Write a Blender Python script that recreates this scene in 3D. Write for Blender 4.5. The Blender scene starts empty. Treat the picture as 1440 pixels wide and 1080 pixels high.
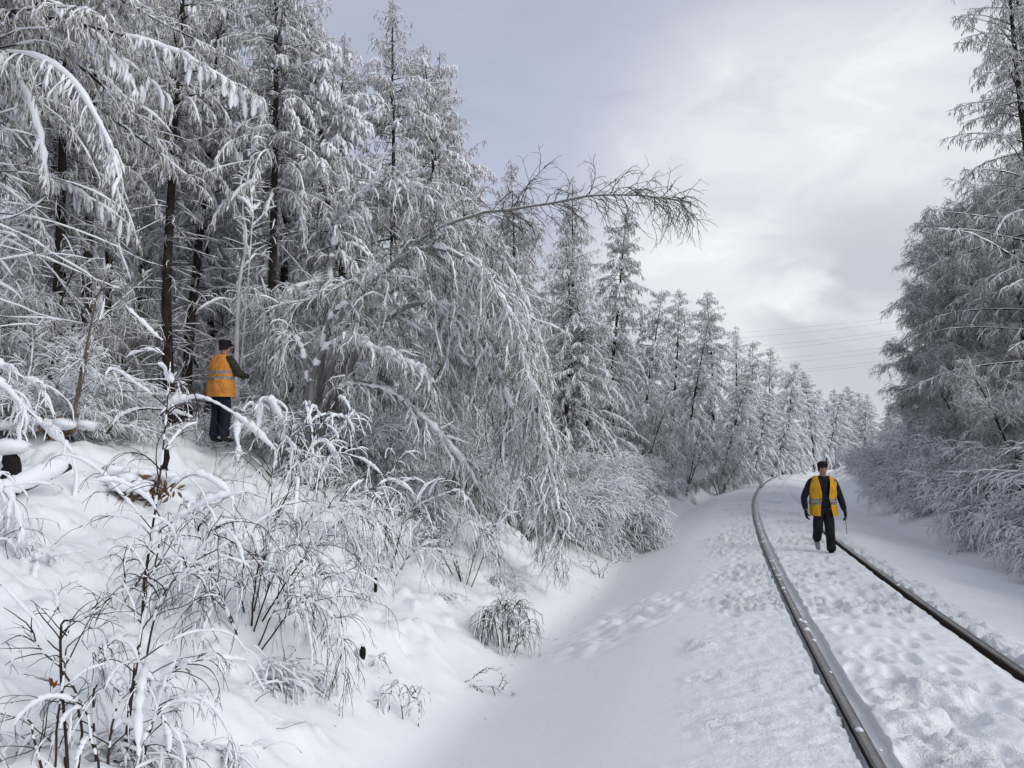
import bpy, math
import numpy as np
from mathutils import Vector
R = math.radians
scene = bpy.context.scene
COL = scene.collection

# ------------------------------------------------------------------ camera
F = 1088.0                       # focal length in pixels of the 1440 px wide photograph
HORIZON = 647.0
PITCH = math.atan((HORIZON - 540) / F)
EYE = 1.67
cam_data = bpy.data.cameras.new("camera")
cam_data.sensor_width = 36.0
cam_data.lens = 36.0 * F / 1440.0
cam_data.clip_start = 0.05
cam_data.clip_end = 3000
cam = bpy.data.objects.new("camera", cam_data)
COL.objects.link(cam)
cam.location = (0, 0, EYE)
cam.rotation_euler = (R(90) + PITCH, 0, 0)
scene.camera = cam
scene.render.resolution_x, scene.render.resolution_y = 1024, 768

# ------------------------------------------------------------------ light
SUN_EL, SUN_AZ = R(29), R(128)    # azimuth to the right of the view direction (+Y)
sun_data = bpy.data.lights.new("sun", 'SUN')
sun_data.energy = 1.85
sun_data.angle = R(42)
sun_data.color = (1.0, 0.975, 0.95)
sun = bpy.data.objects.new("sun", sun_data)
COL.objects.link(sun)
sd = Vector((math.sin(SUN_AZ) * math.cos(SUN_EL), math.cos(SUN_AZ) * math.cos(SUN_EL), math.sin(SUN_EL)))
sun.rotation_euler = (-sd).to_track_quat('-Z', 'Y').to_euler()
sun.location = (30, 20, 40)

world = bpy.data.worlds.new("World")
scene.world = world
world.use_nodes = True
def build_world():
    nt = world.node_tree
    nt.nodes.clear()
    N, L = nt.nodes, nt.links
    out = N.new('ShaderNodeOutputWorld')
    bg = N.new('ShaderNodeBackground'); bg.inputs['Strength'].default_value = 0.1
    L.new(bg.outputs[0], out.inputs[0])
    sky = N.new('ShaderNodeTexSky'); sky.sky_type = 'NISHITA'; sky.sun_disc = False
    sky.sun_elevation = SUN_EL; sky.sun_rotation = SUN_AZ
    tc = N.new('ShaderNodeTexCoord')
    mp = N.new('ShaderNodeMapping'); mp.inputs['Scale'].default_value = (1.0, 1.0, 2.3)
    L.new(tc.outputs['Generated'], mp.inputs[0])
    def noise(scale, detail, rough, dist=0.0):
        n = N.new('ShaderNodeTexNoise'); n.inputs['Scale'].default_value = scale
        n.inputs['Detail'].default_value = detail; n.inputs['Roughness'].default_value = rough
        n.inputs['Distortion'].default_value = dist
        L.new(mp.outputs[0], n.inputs['Vector']); return n
    def ramp(src, pts):
        r = N.new('ShaderNodeValToRGB'); L.new(src, r.inputs[0])
        r.color_ramp.interpolation = 'EASE'
        while len(r.color_ramp.elements) < len(pts): r.color_ramp.elements.new(0.5)
        for e, (p, c) in zip(r.color_ramp.elements, pts):
            e.position = p; e.color = c if len(c) == 4 else (*c, 1)
        return r
    def mix(fac, a, b):
        m = N.new('ShaderNodeMix'); m.data_type = 'RGBA'
        if isinstance(fac, float): m.inputs[0].default_value = fac
        else: L.new(fac, m.inputs[0])
        for i, v in ((6, a), (7, b)):
            if isinstance(v, tuple): m.inputs[i].default_value = (*v, 1)
            else: L.new(v, m.inputs[i])
        return m.outputs[2]
    def glow(u, v, lo, hi):
        r = pixel_ray(u, v).normalized()
        d = N.new('ShaderNodeVectorMath'); d.operation = 'DOT_PRODUCT'
        L.new(tc.outputs['Generated'], d.inputs[0]); d.inputs[1].default_value = r
        m = N.new('ShaderNodeMapRange'); m.interpolation_type = 'SMOOTHSTEP'
        m.inputs['From Min'].default_value = lo; m.inputs['From Max'].default_value = hi
        L.new(d.outputs['Value'], m.inputs['Value']); return m.outputs[0]
    # broad cloud deck: height gradient, then soft cloud masses
    sep = N.new('ShaderNodeSeparateXYZ'); L.new(tc.outputs['Generated'], sep.inputs[0])
    base = ramp(sep.outputs['Z'], [(0.0, (6.7, 6.8, 7.2)), (0.18, (6.4, 6.65, 7.3)), (0.36, (5.1, 5.55, 6.95)),
                                   (0.6, (4.9, 5.3, 6.3)), (1.0, (4.8, 5.15, 6.0))]).outputs[0]
    n1 = noise(1.9, 4, 0.5, 0.3)
    n2 = noise(5.5, 5, 0.55, 0.5)
    c1 = ramp(n1.outputs[0], [(0.36, (0.93, 0.935, 0.95)), (0.5, (1, 1, 1)), (0.66, (1.05, 1.05, 1.04))]).outputs[0]
    c2 = ramp(n2.outputs[0], [(0.35, (0.96, 0.962, 0.97)), (0.52, (1, 1, 1)), (0.7, (1.05, 1.045, 1.035))]).outputs[0]
    def mul(a, b):
        m = N.new('ShaderNodeMix'); m.data_type = 'RGBA'; m.blend_type = 'MULTIPLY'; m.inputs[0].default_value = 1
        L.new(a, m.inputs[6]); L.new(b, m.inputs[7]); return m.outputs[2]
    col = mul(mul(base, c1), c2)
    g1 = glow(1160, 320, 0.925, 0.997)
    col = mix(g1, col, mul(mul(mul(ramp(g1, [(0, (6.1, 6.35, 7.1)), (1, (8.8, 8.9, 9.4))]).outputs[0], c2), c2), c2))
    gm = N.new('ShaderNodeMath'); gm.operation = 'MULTIPLY'
    gd = glow(1225, 452, 0.984, 0.9985)
    nn = noise(3.2, 4, 0.5, 0.6)
    nr = ramp(nn.outputs[0], [(0.40, (0, 0, 0)), (0.56, (1, 1, 1))])
    L.new(gd, gm.inputs[0]); L.new(nr.outputs[0], gm.inputs[1])
    col = mix(gm.outputs[0], col, (6.1, 6.25, 6.9))
    final = mix(0.93, sky.outputs[0], col)
    L.new(final, bg.inputs[0])
def pixel_ray(u, v):
    a, b = (u - 720) / F, (540 - v) / F
    return Vector((a, math.cos(PITCH) - b * math.sin(PITCH), math.sin(PITCH) + b * math.cos(PITCH)))
def at(u, v, d):
    """world point seen at photograph pixel (u, v), at forward distance d (metres along +Y)"""
    r = pixel_ray(u, v)
    return Vector((0, 0, EYE)) + r * (d / r.y)
build_world()
scene.view_settings.view_transform = 'Standard'
scene.view_settings.look = 'None'
scene.view_settings.exposure = 0.0
scene.view_settings.gamma = 1.0
scene.render.engine = 'CYCLES'
cy = scene.cycles
cy.max_bounces = 5; cy.diffuse_bounces = 3; cy.glossy_bounces = 2; cy.transmission_bounces = 2
cy.transparent_max_bounces = 4; cy.volume_bounces = 0
cy.caustics_reflective = False; cy.caustics_refractive = False

# ------------------------------------------------------------------ small helpers
def tag(o, label=None, cat=None, group=None, kind=None):
    if label: o["label"] = label
    if cat: o["category"] = cat
    if group: o["group"] = group
    if kind: o["kind"] = kind
    return o
def link(name, mesh, parent=None, loc=None):
    o = bpy.data.objects.new(name, mesh)
    COL.objects.link(o)
    if parent is not None: o.parent = parent
    if loc is not None: o.location = loc
    return o
def empty(name, loc=(0, 0, 0), rz=0.0):
    o = bpy.data.objects.new(name, None)
    COL.objects.link(o)
    o.location = loc; o.rotation_euler = (0, 0, rz); o.empty_display_size = 0.2
    return o
def make_mesh(name, V, Q, mats, smooth=True, midx=None, tris=None):
    """V (n,3) floats, Q (m,4) quads, tris (k,3)"""
    me = bpy.data.meshes.new(name)
    V = np.asarray(V, np.float32); Q = np.asarray(Q, np.int32).reshape(-1, 4)
    T = np.zeros((0, 3), np.int32) if tris is None else np.asarray(tris, np.int32).reshape(-1, 3)
    me.vertices.add(len(V)); me.vertices.foreach_set("co", V.ravel())
    nl = Q.size + T.size
    me.loops.add(nl); me.loops.foreach_set("vertex_index", np.concatenate([Q.ravel(), T.ravel()]))
    nf = len(Q) + len(T)
    me.polygons.add(nf)
    starts = np.concatenate([np.arange(len(Q)) * 4, Q.size + np.arange(len(T)) * 3]).astype(np.int32)
    me.polygons.foreach_set("loop_start", starts)
    me.polygons.foreach_set("use_smooth", np.full(nf, smooth))
    for m in (mats if isinstance(mats, (list, tuple)) else [mats]): me.materials.append(m)
    if midx is not None: me.polygons.foreach_set("material_index", np.asarray(midx, np.int32))
    me.update(calc_edges=True)
    return me

# ------------------------------------------------------------------ numpy value noise
def vnoise(x, y, seed=0):
    xi = np.floor(x).astype(np.int64); yi = np.floor(y).astype(np.int64)
    fx = x - xi; fy = y - yi
    fx = fx * fx * fx * (fx * (fx * 6 - 15) + 10); fy = fy * fy * fy * (fy * (fy * 6 - 15) + 10)
    def h(a, b):
        n = (a * 374761393 + b * 668265263 + seed * 2147483647) & 0xffffffff
        n = ((n ^ (n >> 13)) * 1274126177) & 0xffffffff
        return ((n ^ (n >> 16)) & 0xffff) / 65535.0
    a = h(xi, yi); b = h(xi + 1, yi); c = h(xi, yi + 1); d = h(xi + 1, yi + 1)
    return (a * (1 - fx) + b * fx) * (1 - fy) + (c * (1 - fx) + d * fx) * fy - 0.5
def fbm(x, y, scale, octs=4, seed=0, gain=0.5):
    s = 0; a = 1.0; f = 1.0 / scale
    for i in range(octs):
        ca, sa = math.cos(i * 0.9 + 0.3), math.sin(i * 0.9 + 0.3)
        s = s + a * vnoise((x * ca - y * sa) * f, (x * sa + y * ca) * f, seed + i * 17)
        a *= gain; f *= 2.03
    return s
def sstep(e0, e1, x):
    t = np.clip((x - e0) / (e1 - e0), 0, 1); return t * t * (3 - 2 * t)

# ------------------------------------------------------------------ the line of the track (left rail)
def _path():
    obs = [(1245, 1080), (1160, 953), (1113, 850), (1072, 750), (1063, 715), (1064, 695), (1073, 680), (1090, 670), (1118, 662.5)]
    P = []
    for u, v in obs:
        r = pixel_ray(u, v); k = -EYE / r.z; P.append((r.x * k, r.y * k))
    P = np.array(P)
    A = np.stack([P[:, 1] ** i for i in range(4)], 1) * (F / P[:, 1:2])
    co = np.linalg.lstsq(A, P[:, 0] * F / P[:, 1], rcond=None)[0]
    # integrate the heading; beyond 95 m the curve tightens to the right
    ds = 0.25; pts = [(float(co[0]), 0.0)]
    x, y = pts[0]
    def head(y): return math.atan(co[1] + 2 * co[2] * y + 3 * co[3] * y * y)
    y0 = 0.0; th = head(0)
    front = []
    s = 0
    while s < 620:
        front.append((x, y, th))
        if y < 90: th2 = head(y)
        else: th2 = min(th + ds / (300.0 if y < 130 else 220.0), R(120))
        th = th2; x += math.sin(th) * ds; y += math.cos(th) * ds; s += ds
    back = []
    x, y = pts[0]; th = head(0)
    for i in range(480):
        x -= math.sin(th) * ds; y -= math.cos(th) * ds; back.append((x, y, th))
    arr = np.array(back[::-1] + front)
    return arr, -480 * ds, ds, co
PATH, T0, DS, PCO = _path()
def path_at(t):
    q = (np.asarray(t, float) - T0) / DS
    i = np.clip(q.astype(int), 0, len(PATH) - 2); f = q - i
    p = PATH[i] * (1 - f)[..., None] + PATH[i + 1] * f[..., None]
    return p[..., 0], p[..., 1], p[..., 2]
def ct_to_xy(c, t):
    x, y, th = path_at(t)
    return x - np.cos(th) * c, y + np.sin(th) * c
def xy_to_ct(x, y):
    d = (PATH[:, 0] - x) ** 2 + (PATH[:, 1] - y) ** 2
    i = int(d.argmin()); th = PATH[i, 2]
    dx, dy = x - PATH[i, 0], y - PATH[i, 1]
    return -math.cos(th) * dx + math.sin(th) * dy, T0 + i * DS + math.sin(th) * dx + math.cos(th) * dy
GAUGE = 1.505

# ------------------------------------------------------------------ terrain height
_pc = [-150, -60, -25, -12, -8.5, -6.4, -5.2, -4.5, -3.9, -2.9, -2.3, -1.5, 0.0, 0.6, 1.1, 1.6, 2.2, 2.75, 3.0, 3.9, 5.4, 7.0, 9.0, 12, 20, 60, 250]
_ph = [4.0, 2.6, 1.9, 1.45, 1.05, .62, .15, -.22, -.34, -.20, -.07, -.03, -.03, -.045, -.09, -.2, -.40, -.56, -.56, -.08, .62, 1.15, 1.72, 2.12, 2.5, 4.2, 8.0]
_g = np.arange(-150, 250.01, 0.05)
_p = np.interp(_g, _pc, _ph)
_k = np.exp(-0.5 * (np.arange(-12, 13) / 2.6) ** 2); _k /= _k.sum()
_p = np.convolve(np.pad(_p, 12, mode='edge'), _k, 'valid')
def ground_ct(c, t, fine=False):
    c = np.asarray(c, float); t = np.asarray(t, float)
    x, y = ct_to_xy(c, t)
    wob = fbm(t, t * 0 + 3.3, 9.0, 2, 5) * 0.5 * sstep(1.5, 4.0, c) + fbm(t, t * 0 + 8.1, 7.0, 2, 9) * 0.5 * sstep(2.2, 5, -c)
    h = np.interp(c + wob, _g, _p)
    far = sstep(35, 80, t)
    h = h * (1 - 0.42 * far * sstep(3, 6, c))
    bank = sstep(2.95, 3.9, c + wob); rb = sstep(3.8, 5.5, -c)
    h = h + bank * (fbm(x, y, 2.6, 3, 11) * 0.34 + fbm(x, y, 0.9, 3, 21) * 0.13) + rb * fbm(x, y, 1.8, 3, 31) * 0.3
    if not fine: return h
    # knolls where low brush is buried
    b2 = np.clip(fbm(x, y, 0.55, 2, 41) + 0.02, 0, 1)
    h = h + (bank * 0.42 + rb * 0.45) * b2 * sstep(-0.15, 0.25, fbm(x, y, 3.1, 2, 43))
    h = h + bank * (fbm(x, y, 0.16, 3, 51) * 0.03 + np.minimum(0, fbm(x, y, .22, 2, 53) + .26) * .35 * sstep(-.1, .2, fbm(x, y, 1.4, 2, 54)) + np.clip(fbm(x, y, .2, 2, 55) - .2, 0, 1) * .25)
    # churned snow: the shoulder next to the left rail, between the rails, a ragged ridge outside the right rail
    side = sstep(0.03, 0.12, c) * (1 - sstep(0.75, 1.25, c + fbm(x, y, 0.5, 3, 71) * 0.5))
    msk = 0.35 + 0.9 * sstep(-.2, .3, fbm(x, y, 1.1, 2, 63))
    h = h + side * ((fbm(x, y, 0.085, 4, 61, 0.7) * 0.05 + np.clip(fbm(x, y, .1, 2, 64) - .1, 0, 1) * .08) * msk + 0.010)
    mid = sstep(0.10, 0.3, -c) * (1 - sstep(1.30, 1.44, -c))
    lum = fbm(x, y, 0.42, 4, 81, 0.55)
    m2 = 0.25 + sstep(-.25, .3, fbm(x, y, 0.9, 2, 83))
    pits = np.minimum(0, fbm(x, y, 0.30, 2, 84) + 0.12)
    crust = np.abs(fbm(x, y, 0.16, 3, 85, .6))
    clod = np.clip(fbm(x, y, .13, 3, 86, .6) - .08, 0, 1)
    h = h + mid * (m2 * (lum * 0.05 + pits * 0.16 - crust * .05 + clod * .11) + 0.022 + m2 * fbm(x, y, 0.07, 3, 82, 0.7) * 0.03)
    rr = sstep(1.54, 1.60, -c) * (1 - sstep(1.75, 2.05, -c + fbm(x, y, 0.6, 2, 91) * 0.3))
    h = h + rr * (fbm(x, y, 0.12, 3, 92, 0.6) * 0.09 + 0.02)
    sh = sstep(1.9, 2.3, -c) * (1 - sstep(2.8, 3.3, -c))
    h = h + sh * fbm(x, y, 0.6, 3, 95) * 0.03
    # walked-over patch across the ditch, an old track across the shoulder
    for (u, v, rad, amp) in ((885, 872, 0.55, .08), (930, 856, 0.35, .05), (820, 900, 0.35, .05), (1010, 838, 0.3, .035)):
        r = pixel_ray(u, v); k = -(EYE + 0.35) / r.z; px, py = r.x * k, r.y * k
        w = np.exp(-(((x - px) / rad) ** 2 + ((y - py) / (rad * 1.5)) ** 2))
        h = h + w * fbm(x, y, 0.2, 3, 101, 0.6) * amp * 1.6
    global ROUGH
    ROUGH = np.clip(side * (.4 + msk * .6) + mid * m2 * .8 + rr, 0, 1) + bank * .25
    # flangeways and the dark gaps along the rails
    e1 = fbm(t, t * 0, 0.35, 3, 111) * 0.03; e2 = fbm(t, t * 0 + 5, 0.22, 3, 113, 0.7) * 0.035; e3 = fbm(t, t * 0 + 9, 0.3, 3, 115) * 0.035
    gap = sstep(-0.045, -0.036, -(c)) * 0
    def trench(lo, hi, depth, h):
        m = (c > lo) & (c < hi)
        return np.where(m, np.minimum(h, depth), h)
    h = trench(-0.14 + e1, 0.0, -0.085, h)
    h = trench(0.0, 0.075 + e2, -0.13, h)
    h = trench(-GAUGE, -GAUGE + 0.085 + e3, -0.12, h)
    h = trench(-GAUGE - 0.05 + e2 * .6, -GAUGE, -0.05, h)
    cover = sstep(19, 22, t) * (1 - sstep(.10, .28, np.abs(c + GAUGE)))
    h = np.where(cover > 0, h * (1 - cover) + cover * (0.035 + fbm(x, y, .3, 2, 97) * .02), h)
    return h
def ground(x, y):
    c, t = xy_to_ct(x, y)
    return float(ground_ct(np.array([c]), np.array([t]), True)[0])

def hit(u, v):
    """where the sight line through photograph pixel (u, v) meets the snow"""
    r = pixel_ray(u, v); k = 2.5
    while k < 200:
        p = Vector((0, 0, EYE)) + r * (k / r.y)
        if p.z < ground(p.x, p.y): return p
        k *= 1.006
    return p
# ------------------------------------------------------------------ materials
def new_mat(name):
    m = bpy.data.materials.new(name); m.use_nodes = True
    nt = m.node_tree; b = nt.nodes['Principled BSDF']
    return m, nt, b
def nz(nt, scale, detail=3, rough=0.5, coord='Object', stretch=None):
    tc = nt.nodes.new('ShaderNodeTexCoord')
    n = nt.nodes.new('ShaderNodeTexNoise'); n.inputs['Scale'].default_value = scale
    n.inputs['Detail'].default_value = detail; n.inputs['Roughness'].default_value = rough
    src = tc.outputs[coord]
    if stretch:
        mp = nt.nodes.new('ShaderNodeMapping'); mp.inputs['Scale'].default_value = stretch
        nt.links.new(src, mp.inputs[0]); src = mp.outputs[0]
    nt.links.new(src, n.inputs['Vector'])
    return n.outputs[0]
def cramp(nt, src, pts, interp='LINEAR'):
    r = nt.nodes.new('ShaderNodeValToRGB'); r.color_ramp.interpolation = interp
    nt.links.new(src, r.inputs[0])
    while len(r.color_ramp.elements) < len(pts): r.color_ramp.elements.new(0.5)
    for e, (p, c) in zip(r.color_ramp.elements, pts):
        e.position = p; e.color = (*c, 1) if len(c) == 3 else c
    return r.outputs[0]
def mixc(nt, fac, a, b):
    m = nt.nodes.new('ShaderNodeMix'); m.data_type = 'RGBA'
    if isinstance(fac, (int, float)): m.inputs[0].default_value = fac
    else: nt.links.new(fac, m.inputs[0])
    for i, v in ((6, a), (7, b)):
        if isinstance(v, tuple): m.inputs[i].default_value = (*v, 1)
        else: nt.links.new(v, m.inputs[i])
    return m.outputs[2]
def bump(nt, b, src, strength, dist, prev=None):
    n = nt.nodes.new('ShaderNodeBump'); n.inputs['Strength'].default_value = strength
    n.inputs['Distance'].default_value = dist
    nt.links.new(src, n.inputs['Height'])
    if prev is not None: nt.links.new(prev, n.inputs['Normal'])
    if b is not None: nt.links.new(n.outputs[0], b.inputs['Normal'])
    return n.outputs[0]
SNOW = (0.835, 0.855, 0.87)
def snow_mat(name, bumpd=0.012, scale=14.0, tone=SNOW):
    m, nt, b = new_mat(name)
    c = cramp(nt, nz(nt, 1.3, 3), [(0.3, tuple(x * 0.97 for x in tone)), (0.7, tone)])
    nt.links.new(c, b.inputs['Base Color'])
    b.inputs['Roughness'].default_value = 0.75
    b.inputs['Specular IOR Level'].default_value = 0.15
    p = bump(nt, None, nz(nt, scale, 5, 0.6), 0.6, bumpd)
    bump(nt, b, nz(nt, scale * 9, 2, 0.6), 0.5, bumpd * 0.12, p)
    return m
M_SNOW = snow_mat("fallen_snow", 0.010, 12.0)
M_LOAD = snow_mat("branch_snow", 0.012, 22.0, (0.84, 0.85, 0.885))
def frosted(name, bark, snow, thr, soft, noise_amp, nscale=9.0, warm=None):
    """bark with snow lying wherever the surface faces up (real cover, broken up by noise)"""
    m, nt, b = new_mat(name)
    g = nt.nodes.new('ShaderNodeNewGeometry')
    s = nt.nodes.new('ShaderNodeSeparateXYZ'); nt.links.new(g.outputs['Normal'], s.inputs[0])
    n = nz(nt, nscale, 3, 0.6)
    mm = nt.nodes.new('ShaderNodeMath'); mm.operation = 'MULTIPLY_ADD'
    nt.links.new(n, mm.inputs[0]); mm.inputs[1].default_value = noise_amp; nt.links.new(s.outputs['Z'], mm.inputs[2])
    r = nt.nodes.new('ShaderNodeMapRange')
    r.inputs['From Min'].default_value = thr - soft + noise_amp * 0.5; r.inputs['From Max'].default_value = thr + soft + noise_amp * 0.5
    nt.links.new(mm.outputs[0], r.inputs['Value'])
    bk = cramp(nt, nz(nt, 3.0, 3, 0.6), [(0.35, bark), (0.65, warm or tuple(min(1, x * 1.6) for x in bark))])
    nt.links.new(mixc(nt, r.outputs[0], bk, snow), b.inputs['Base Color'])
    b.inputs['Roughness'].default_value = 0.85; b.inputs['Specular IOR Level'].default_value = 0.1
    return m
M_TRUNK = frosted("larch_bark", (0.018, 0.015, 0.014), SNOW, 0.62, 0.12, 1.3, 5.0, (0.05, 0.04, 0.035))
M_TWIG = frosted("rimed_twig", (0.06, 0.054, 0.050), (0.81, 0.815, 0.83), 0.0, 0.42, 1.2, 6.0, (0.16, 0.14, 0.125))
M_TWIG_WARM = frosted("rimed_needle_twig", (0.12, 0.10, 0.082), (0.75, 0.735, 0.72), -0.05, 0.5, 1.1, 5.0, (0.30, 0.25, 0.20))
M_BRANCH = frosted("snowy_branch_bark", (0.022, 0.019, 0.018), SNOW, 0.35, 0.2, 0.9, 7.0, (0.05, 0.043, 0.04))
M_DARKTWIG = frosted("bare_twig_bark", (0.030, 0.022, 0.020), SNOW, 0.88, 0.1, 0.5, 12.0, (0.07, 0.045, 0.038))
M_GREYSTEM = frosted("grey_stem_bark", (0.16, 0.15, 0.15), SNOW, 0.35, 0.3, 0.8, 5.0, (0.26, 0.245, 0.24))
M_WHITEBARK = frosted("birch_bark", (0.42, 0.41, 0.41), SNOW, 0.2, 0.4, 1.0, 5.0, (0.62, 0.61, 0.61))
def plain(name, col, rough=0.8, spec=0.3, nscale=20.0, var=0.25, bd=0.0, metal=0.0):
    m, nt, b = new_mat(name)
    c = cramp(nt, nz(nt, nscale, 4, 0.6), [(0.3, tuple(x * (1 - var) for x in col)), (0.7, tuple(min(1, x * (1 + var)) for x in col))])
    nt.links.new(c, b.inputs['Base Color'])
    b.inputs['Roughness'].default_value = rough; b.inputs['Specular IOR Level'].default_value = spec
    b.inputs['Metallic'].default_value = metal
    if bd: bump(nt, b, nz(nt, nscale * 0.7, 3, 0.6), 0.7, bd)
    return m

# ------------------------------------------------------------------ the snow-covered ground
def build_ground():
    def geom(a, b, step0, ratio):
        r = [a]; s = step0
        while abs(r[-1] - a) < abs(b - a):
            r.append(r[-1] + math.copysign(s, b - a)); s *= ratio
        return r[1:]
    cs = []
    cs += list(np.arange(-0.20, 0.20, 0.0125)) + list(np.arange(-GAUGE - 0.20, -GAUGE + 0.20, 0.0125))
    cs += list(np.arange(0.20, 1.5, 0.03)) + list(np.arange(-GAUGE + 0.20, -0.20, 0.028))
    cs += list(np.arange(-2.6, -GAUGE - 0.20, 0.03)) + list(np.arange(1.5, 6.5, 0.045)) + list(np.arange(6.5, 12, 0.07))
    cs += geom(12, 250, 0.1, 1.07) + list(np.arange(-8, -2.6, 0.05)) + geom(-8, -150, 0.08, 1.08)
    cs = np.unique(np.round(cs, 4))
    keep = [cs[0]]
    for v in cs[1:]:
        if v - keep[-1] > 0.008: keep.append(v)
    cs = np.array(keep)
    ts = [3.2]
    while ts[-1] < 520: ts.append(ts[-1] + max(0.022, 0.0060 * ts[-1]))
    back = [3.2]; s = 0.05
    while back[-1] > -60: back.append(back[-1] - s); s *= 1.06
    ts = np.array(back[::-1][:-1] + ts)
    Cg, Tg = np.meshgrid(cs, ts)
    X, Y = ct_to_xy(Cg, Tg)
    Z = ground_ct(Cg, Tg, True)
    # boot prints trodden between the rails (Cg, Tg are track coordinates)
    rng = np.random.default_rng(8)
    walk = [(-.62 + (.11 if i % 2 else -.11) + rng.normal(0, .03), 4.2 + i * .37 + rng.normal(0, .04), rng.normal(0, .12)) for i in range(70)]
    walk += [(-.98 + (.10 if i % 2 else -.10) + rng.normal(0, .04), 4.0 + i * .41 + rng.normal(0, .05), rng.normal(0, .15)) for i in range(40)]
    walk += [(-.30 + rng.normal(0, .08), 5.0 + i * .8 + rng.normal(0, .15), rng.normal(0, .4)) for i in range(16)]
    walk += [(.55 + (.10 if i % 2 else -.10) + rng.normal(0, .04), 8.5 + i * .42, rng.normal(0, .15)) for i in range(22)]
    for (pc, pt, pa) in walk:
        r0, r1 = np.searchsorted(ts, pt - .4), np.searchsorted(ts, pt + .4); c0, c1 = np.searchsorted(cs, pc - .3), np.searchsorted(cs, pc + .3)
        a, b = Cg[r0:r1, c0:c1] - pc, Tg[r0:r1, c0:c1] - pt
        u_, v_ = a * math.cos(pa) + b * math.sin(pa), -a * math.sin(pa) + b * math.cos(pa)
        q = np.sqrt((u_ / .062) ** 2 + (v_ / .155) ** 2)
        Z[r0:r1, c0:c1] += -(.036 * rng.uniform(.4, 1.3)) * (1 - sstep(.75, 1.15, q)) + (.009) * np.exp(-((q - 1.35) / .25) ** 2)
    V = np.stack([X, Y, Z], -1).reshape(-1, 3)
    n, m = len(ts), len(cs)
    i = np.arange(n * m).reshape(n, m)
    Q = np.stack([i[:-1, :-1], i[1:, :-1], i[1:, 1:], i[:-1, 1:]], -1).reshape(-1, 4)
    mat = snow_mat("ground_snow", 0.010, 12.0); nt = mat.node_tree; b = nt.nodes['Principled BSDF']
    at_ = nt.nodes.new('ShaderNodeAttribute'); at_.attribute_name = "churned"
    old = b.inputs['Normal'].links[0].from_socket
    for sc_, ds_ in ((34, .020), (80, .010)):
        bn = nt.nodes.new('ShaderNodeBump'); bn.inputs['Distance'].default_value = ds_
        nt.links.new(nz(nt, sc_, 3, .6), bn.inputs['Height']); nt.links.new(at_.outputs['Fac'], bn.inputs['Strength']); nt.links.new(old, bn.inputs['Normal'])
        old = bn.outputs[0]
    nt.links.new(old, b.inputs['Normal'])
    me = make_mesh("snow_ground", V, Q, mat)
    a = me.attributes.new("churned", 'FLOAT', 'POINT'); a.data.foreach_set("value", ROUGH.ravel().astype(np.float32))
    o = link("ground", me)
    tag(o, kind="structure")
    print("ground verts", len(V))
build_ground()

# ------------------------------------------------------------------ rails
M_RAIL = None
def rail_material():
    m, nt, b = new_mat("worn_rail_steel")
    n = nz(nt, 9, 4, 0.65)
    c = cramp(nt, n, [(0.3, (0.10, 0.085, 0.072)), (0.5, (0.17, 0.16, 0.145)), (0.7, (0.26, 0.25, 0.24))])
    nt.links.new(c, b.inputs['Base Color'])
    b.inputs['Metallic'].default_value = 0.55; b.inputs['Roughness'].default_value = 0.42
    bump(nt, b, nz(nt, 60, 3, 0.6), 0.3, 0.002)
    return m
def build_rails():
    top = rail_material()
    side = plain("rusty_rail_side", (0.035, 0.022, 0.016), 0.85, 0.2, 25, 0.4)
    worn = plain('polished_rail_head', (.22, .21, .20), .38, .5, 14, .25, metal=.7)
    prof = [(-.036, -.004), (-.030, .006), (-.018, .0105), (0, .012), (.018, .0105), (.030, .006), (.036, -.004), (.036, -.026), (.030, -.034), (.010, -.045), (.009, -.13), (.03, -.14), (.06, -.152), (.06, -.165),
            (-.06, -.165), (-.06, -.152), (-.03, -.14), (-.009, -.13), (-.010, -.045), (-.030, -.034), (-.036, -.026)]
    k = len(prof)
    tt = []
    t = -8.0
    while t < 330: tt.append(t); t += 0.3 if t < 40 else 1.0
    tt = np.array(tt)
    for off, lab in ((0.0, "steel rail of the track nearest the ditch, left one of the pair"), (-GAUGE, "steel rail right of the walking man, beside the snowy shrubs")):
        V = np.zeros((len(tt), k, 3))
        for j, (c, z) in enumerate(prof):
            x, y = ct_to_xy(np.full(len(tt), off - c), tt)
            V[:, j] = np.stack([x, y, np.full(len(tt), z)], -1)
        idx = np.arange(len(tt) * k).reshape(len(tt), k); nx = np.roll(idx, -1, 1)
        Q = np.stack([idx[:-1], idx[1:], nx[1:], nx[:-1]], -1)
        mi = np.tile(np.array([2 if 1 <= j <= 3 else 0 if j < 6 else 1 for j in range(k)]), len(tt) - 1)
        me = make_mesh("rail_mesh", V.reshape(-1, 3), Q.reshape(-1, 4), [top, side, worn], True, mi)
        o = link("rail", me)
        tag(o, lab, "rail", "rails of the single track")
        # crumbs of snow lying on the rail head
        rng = np.random.default_rng(5 if off == 0 else 6)
        blobs = []
        for q in range(46 if off == 0 else 16):
            t = rng.uniform(3.6, 24); cx, cy_ = ct_to_xy(np.array([off + rng.uniform(-.045, .02)]), np.array([t]))
            blobs.append((cx[0], cy_[0], .016, rng.uniform(.008, .026)))
        me2 = blob_mesh("rail_snow", blobs, M_LOAD, rng)
        tag(link("snow_crumbs", me2, o), kind="stuff")
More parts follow.
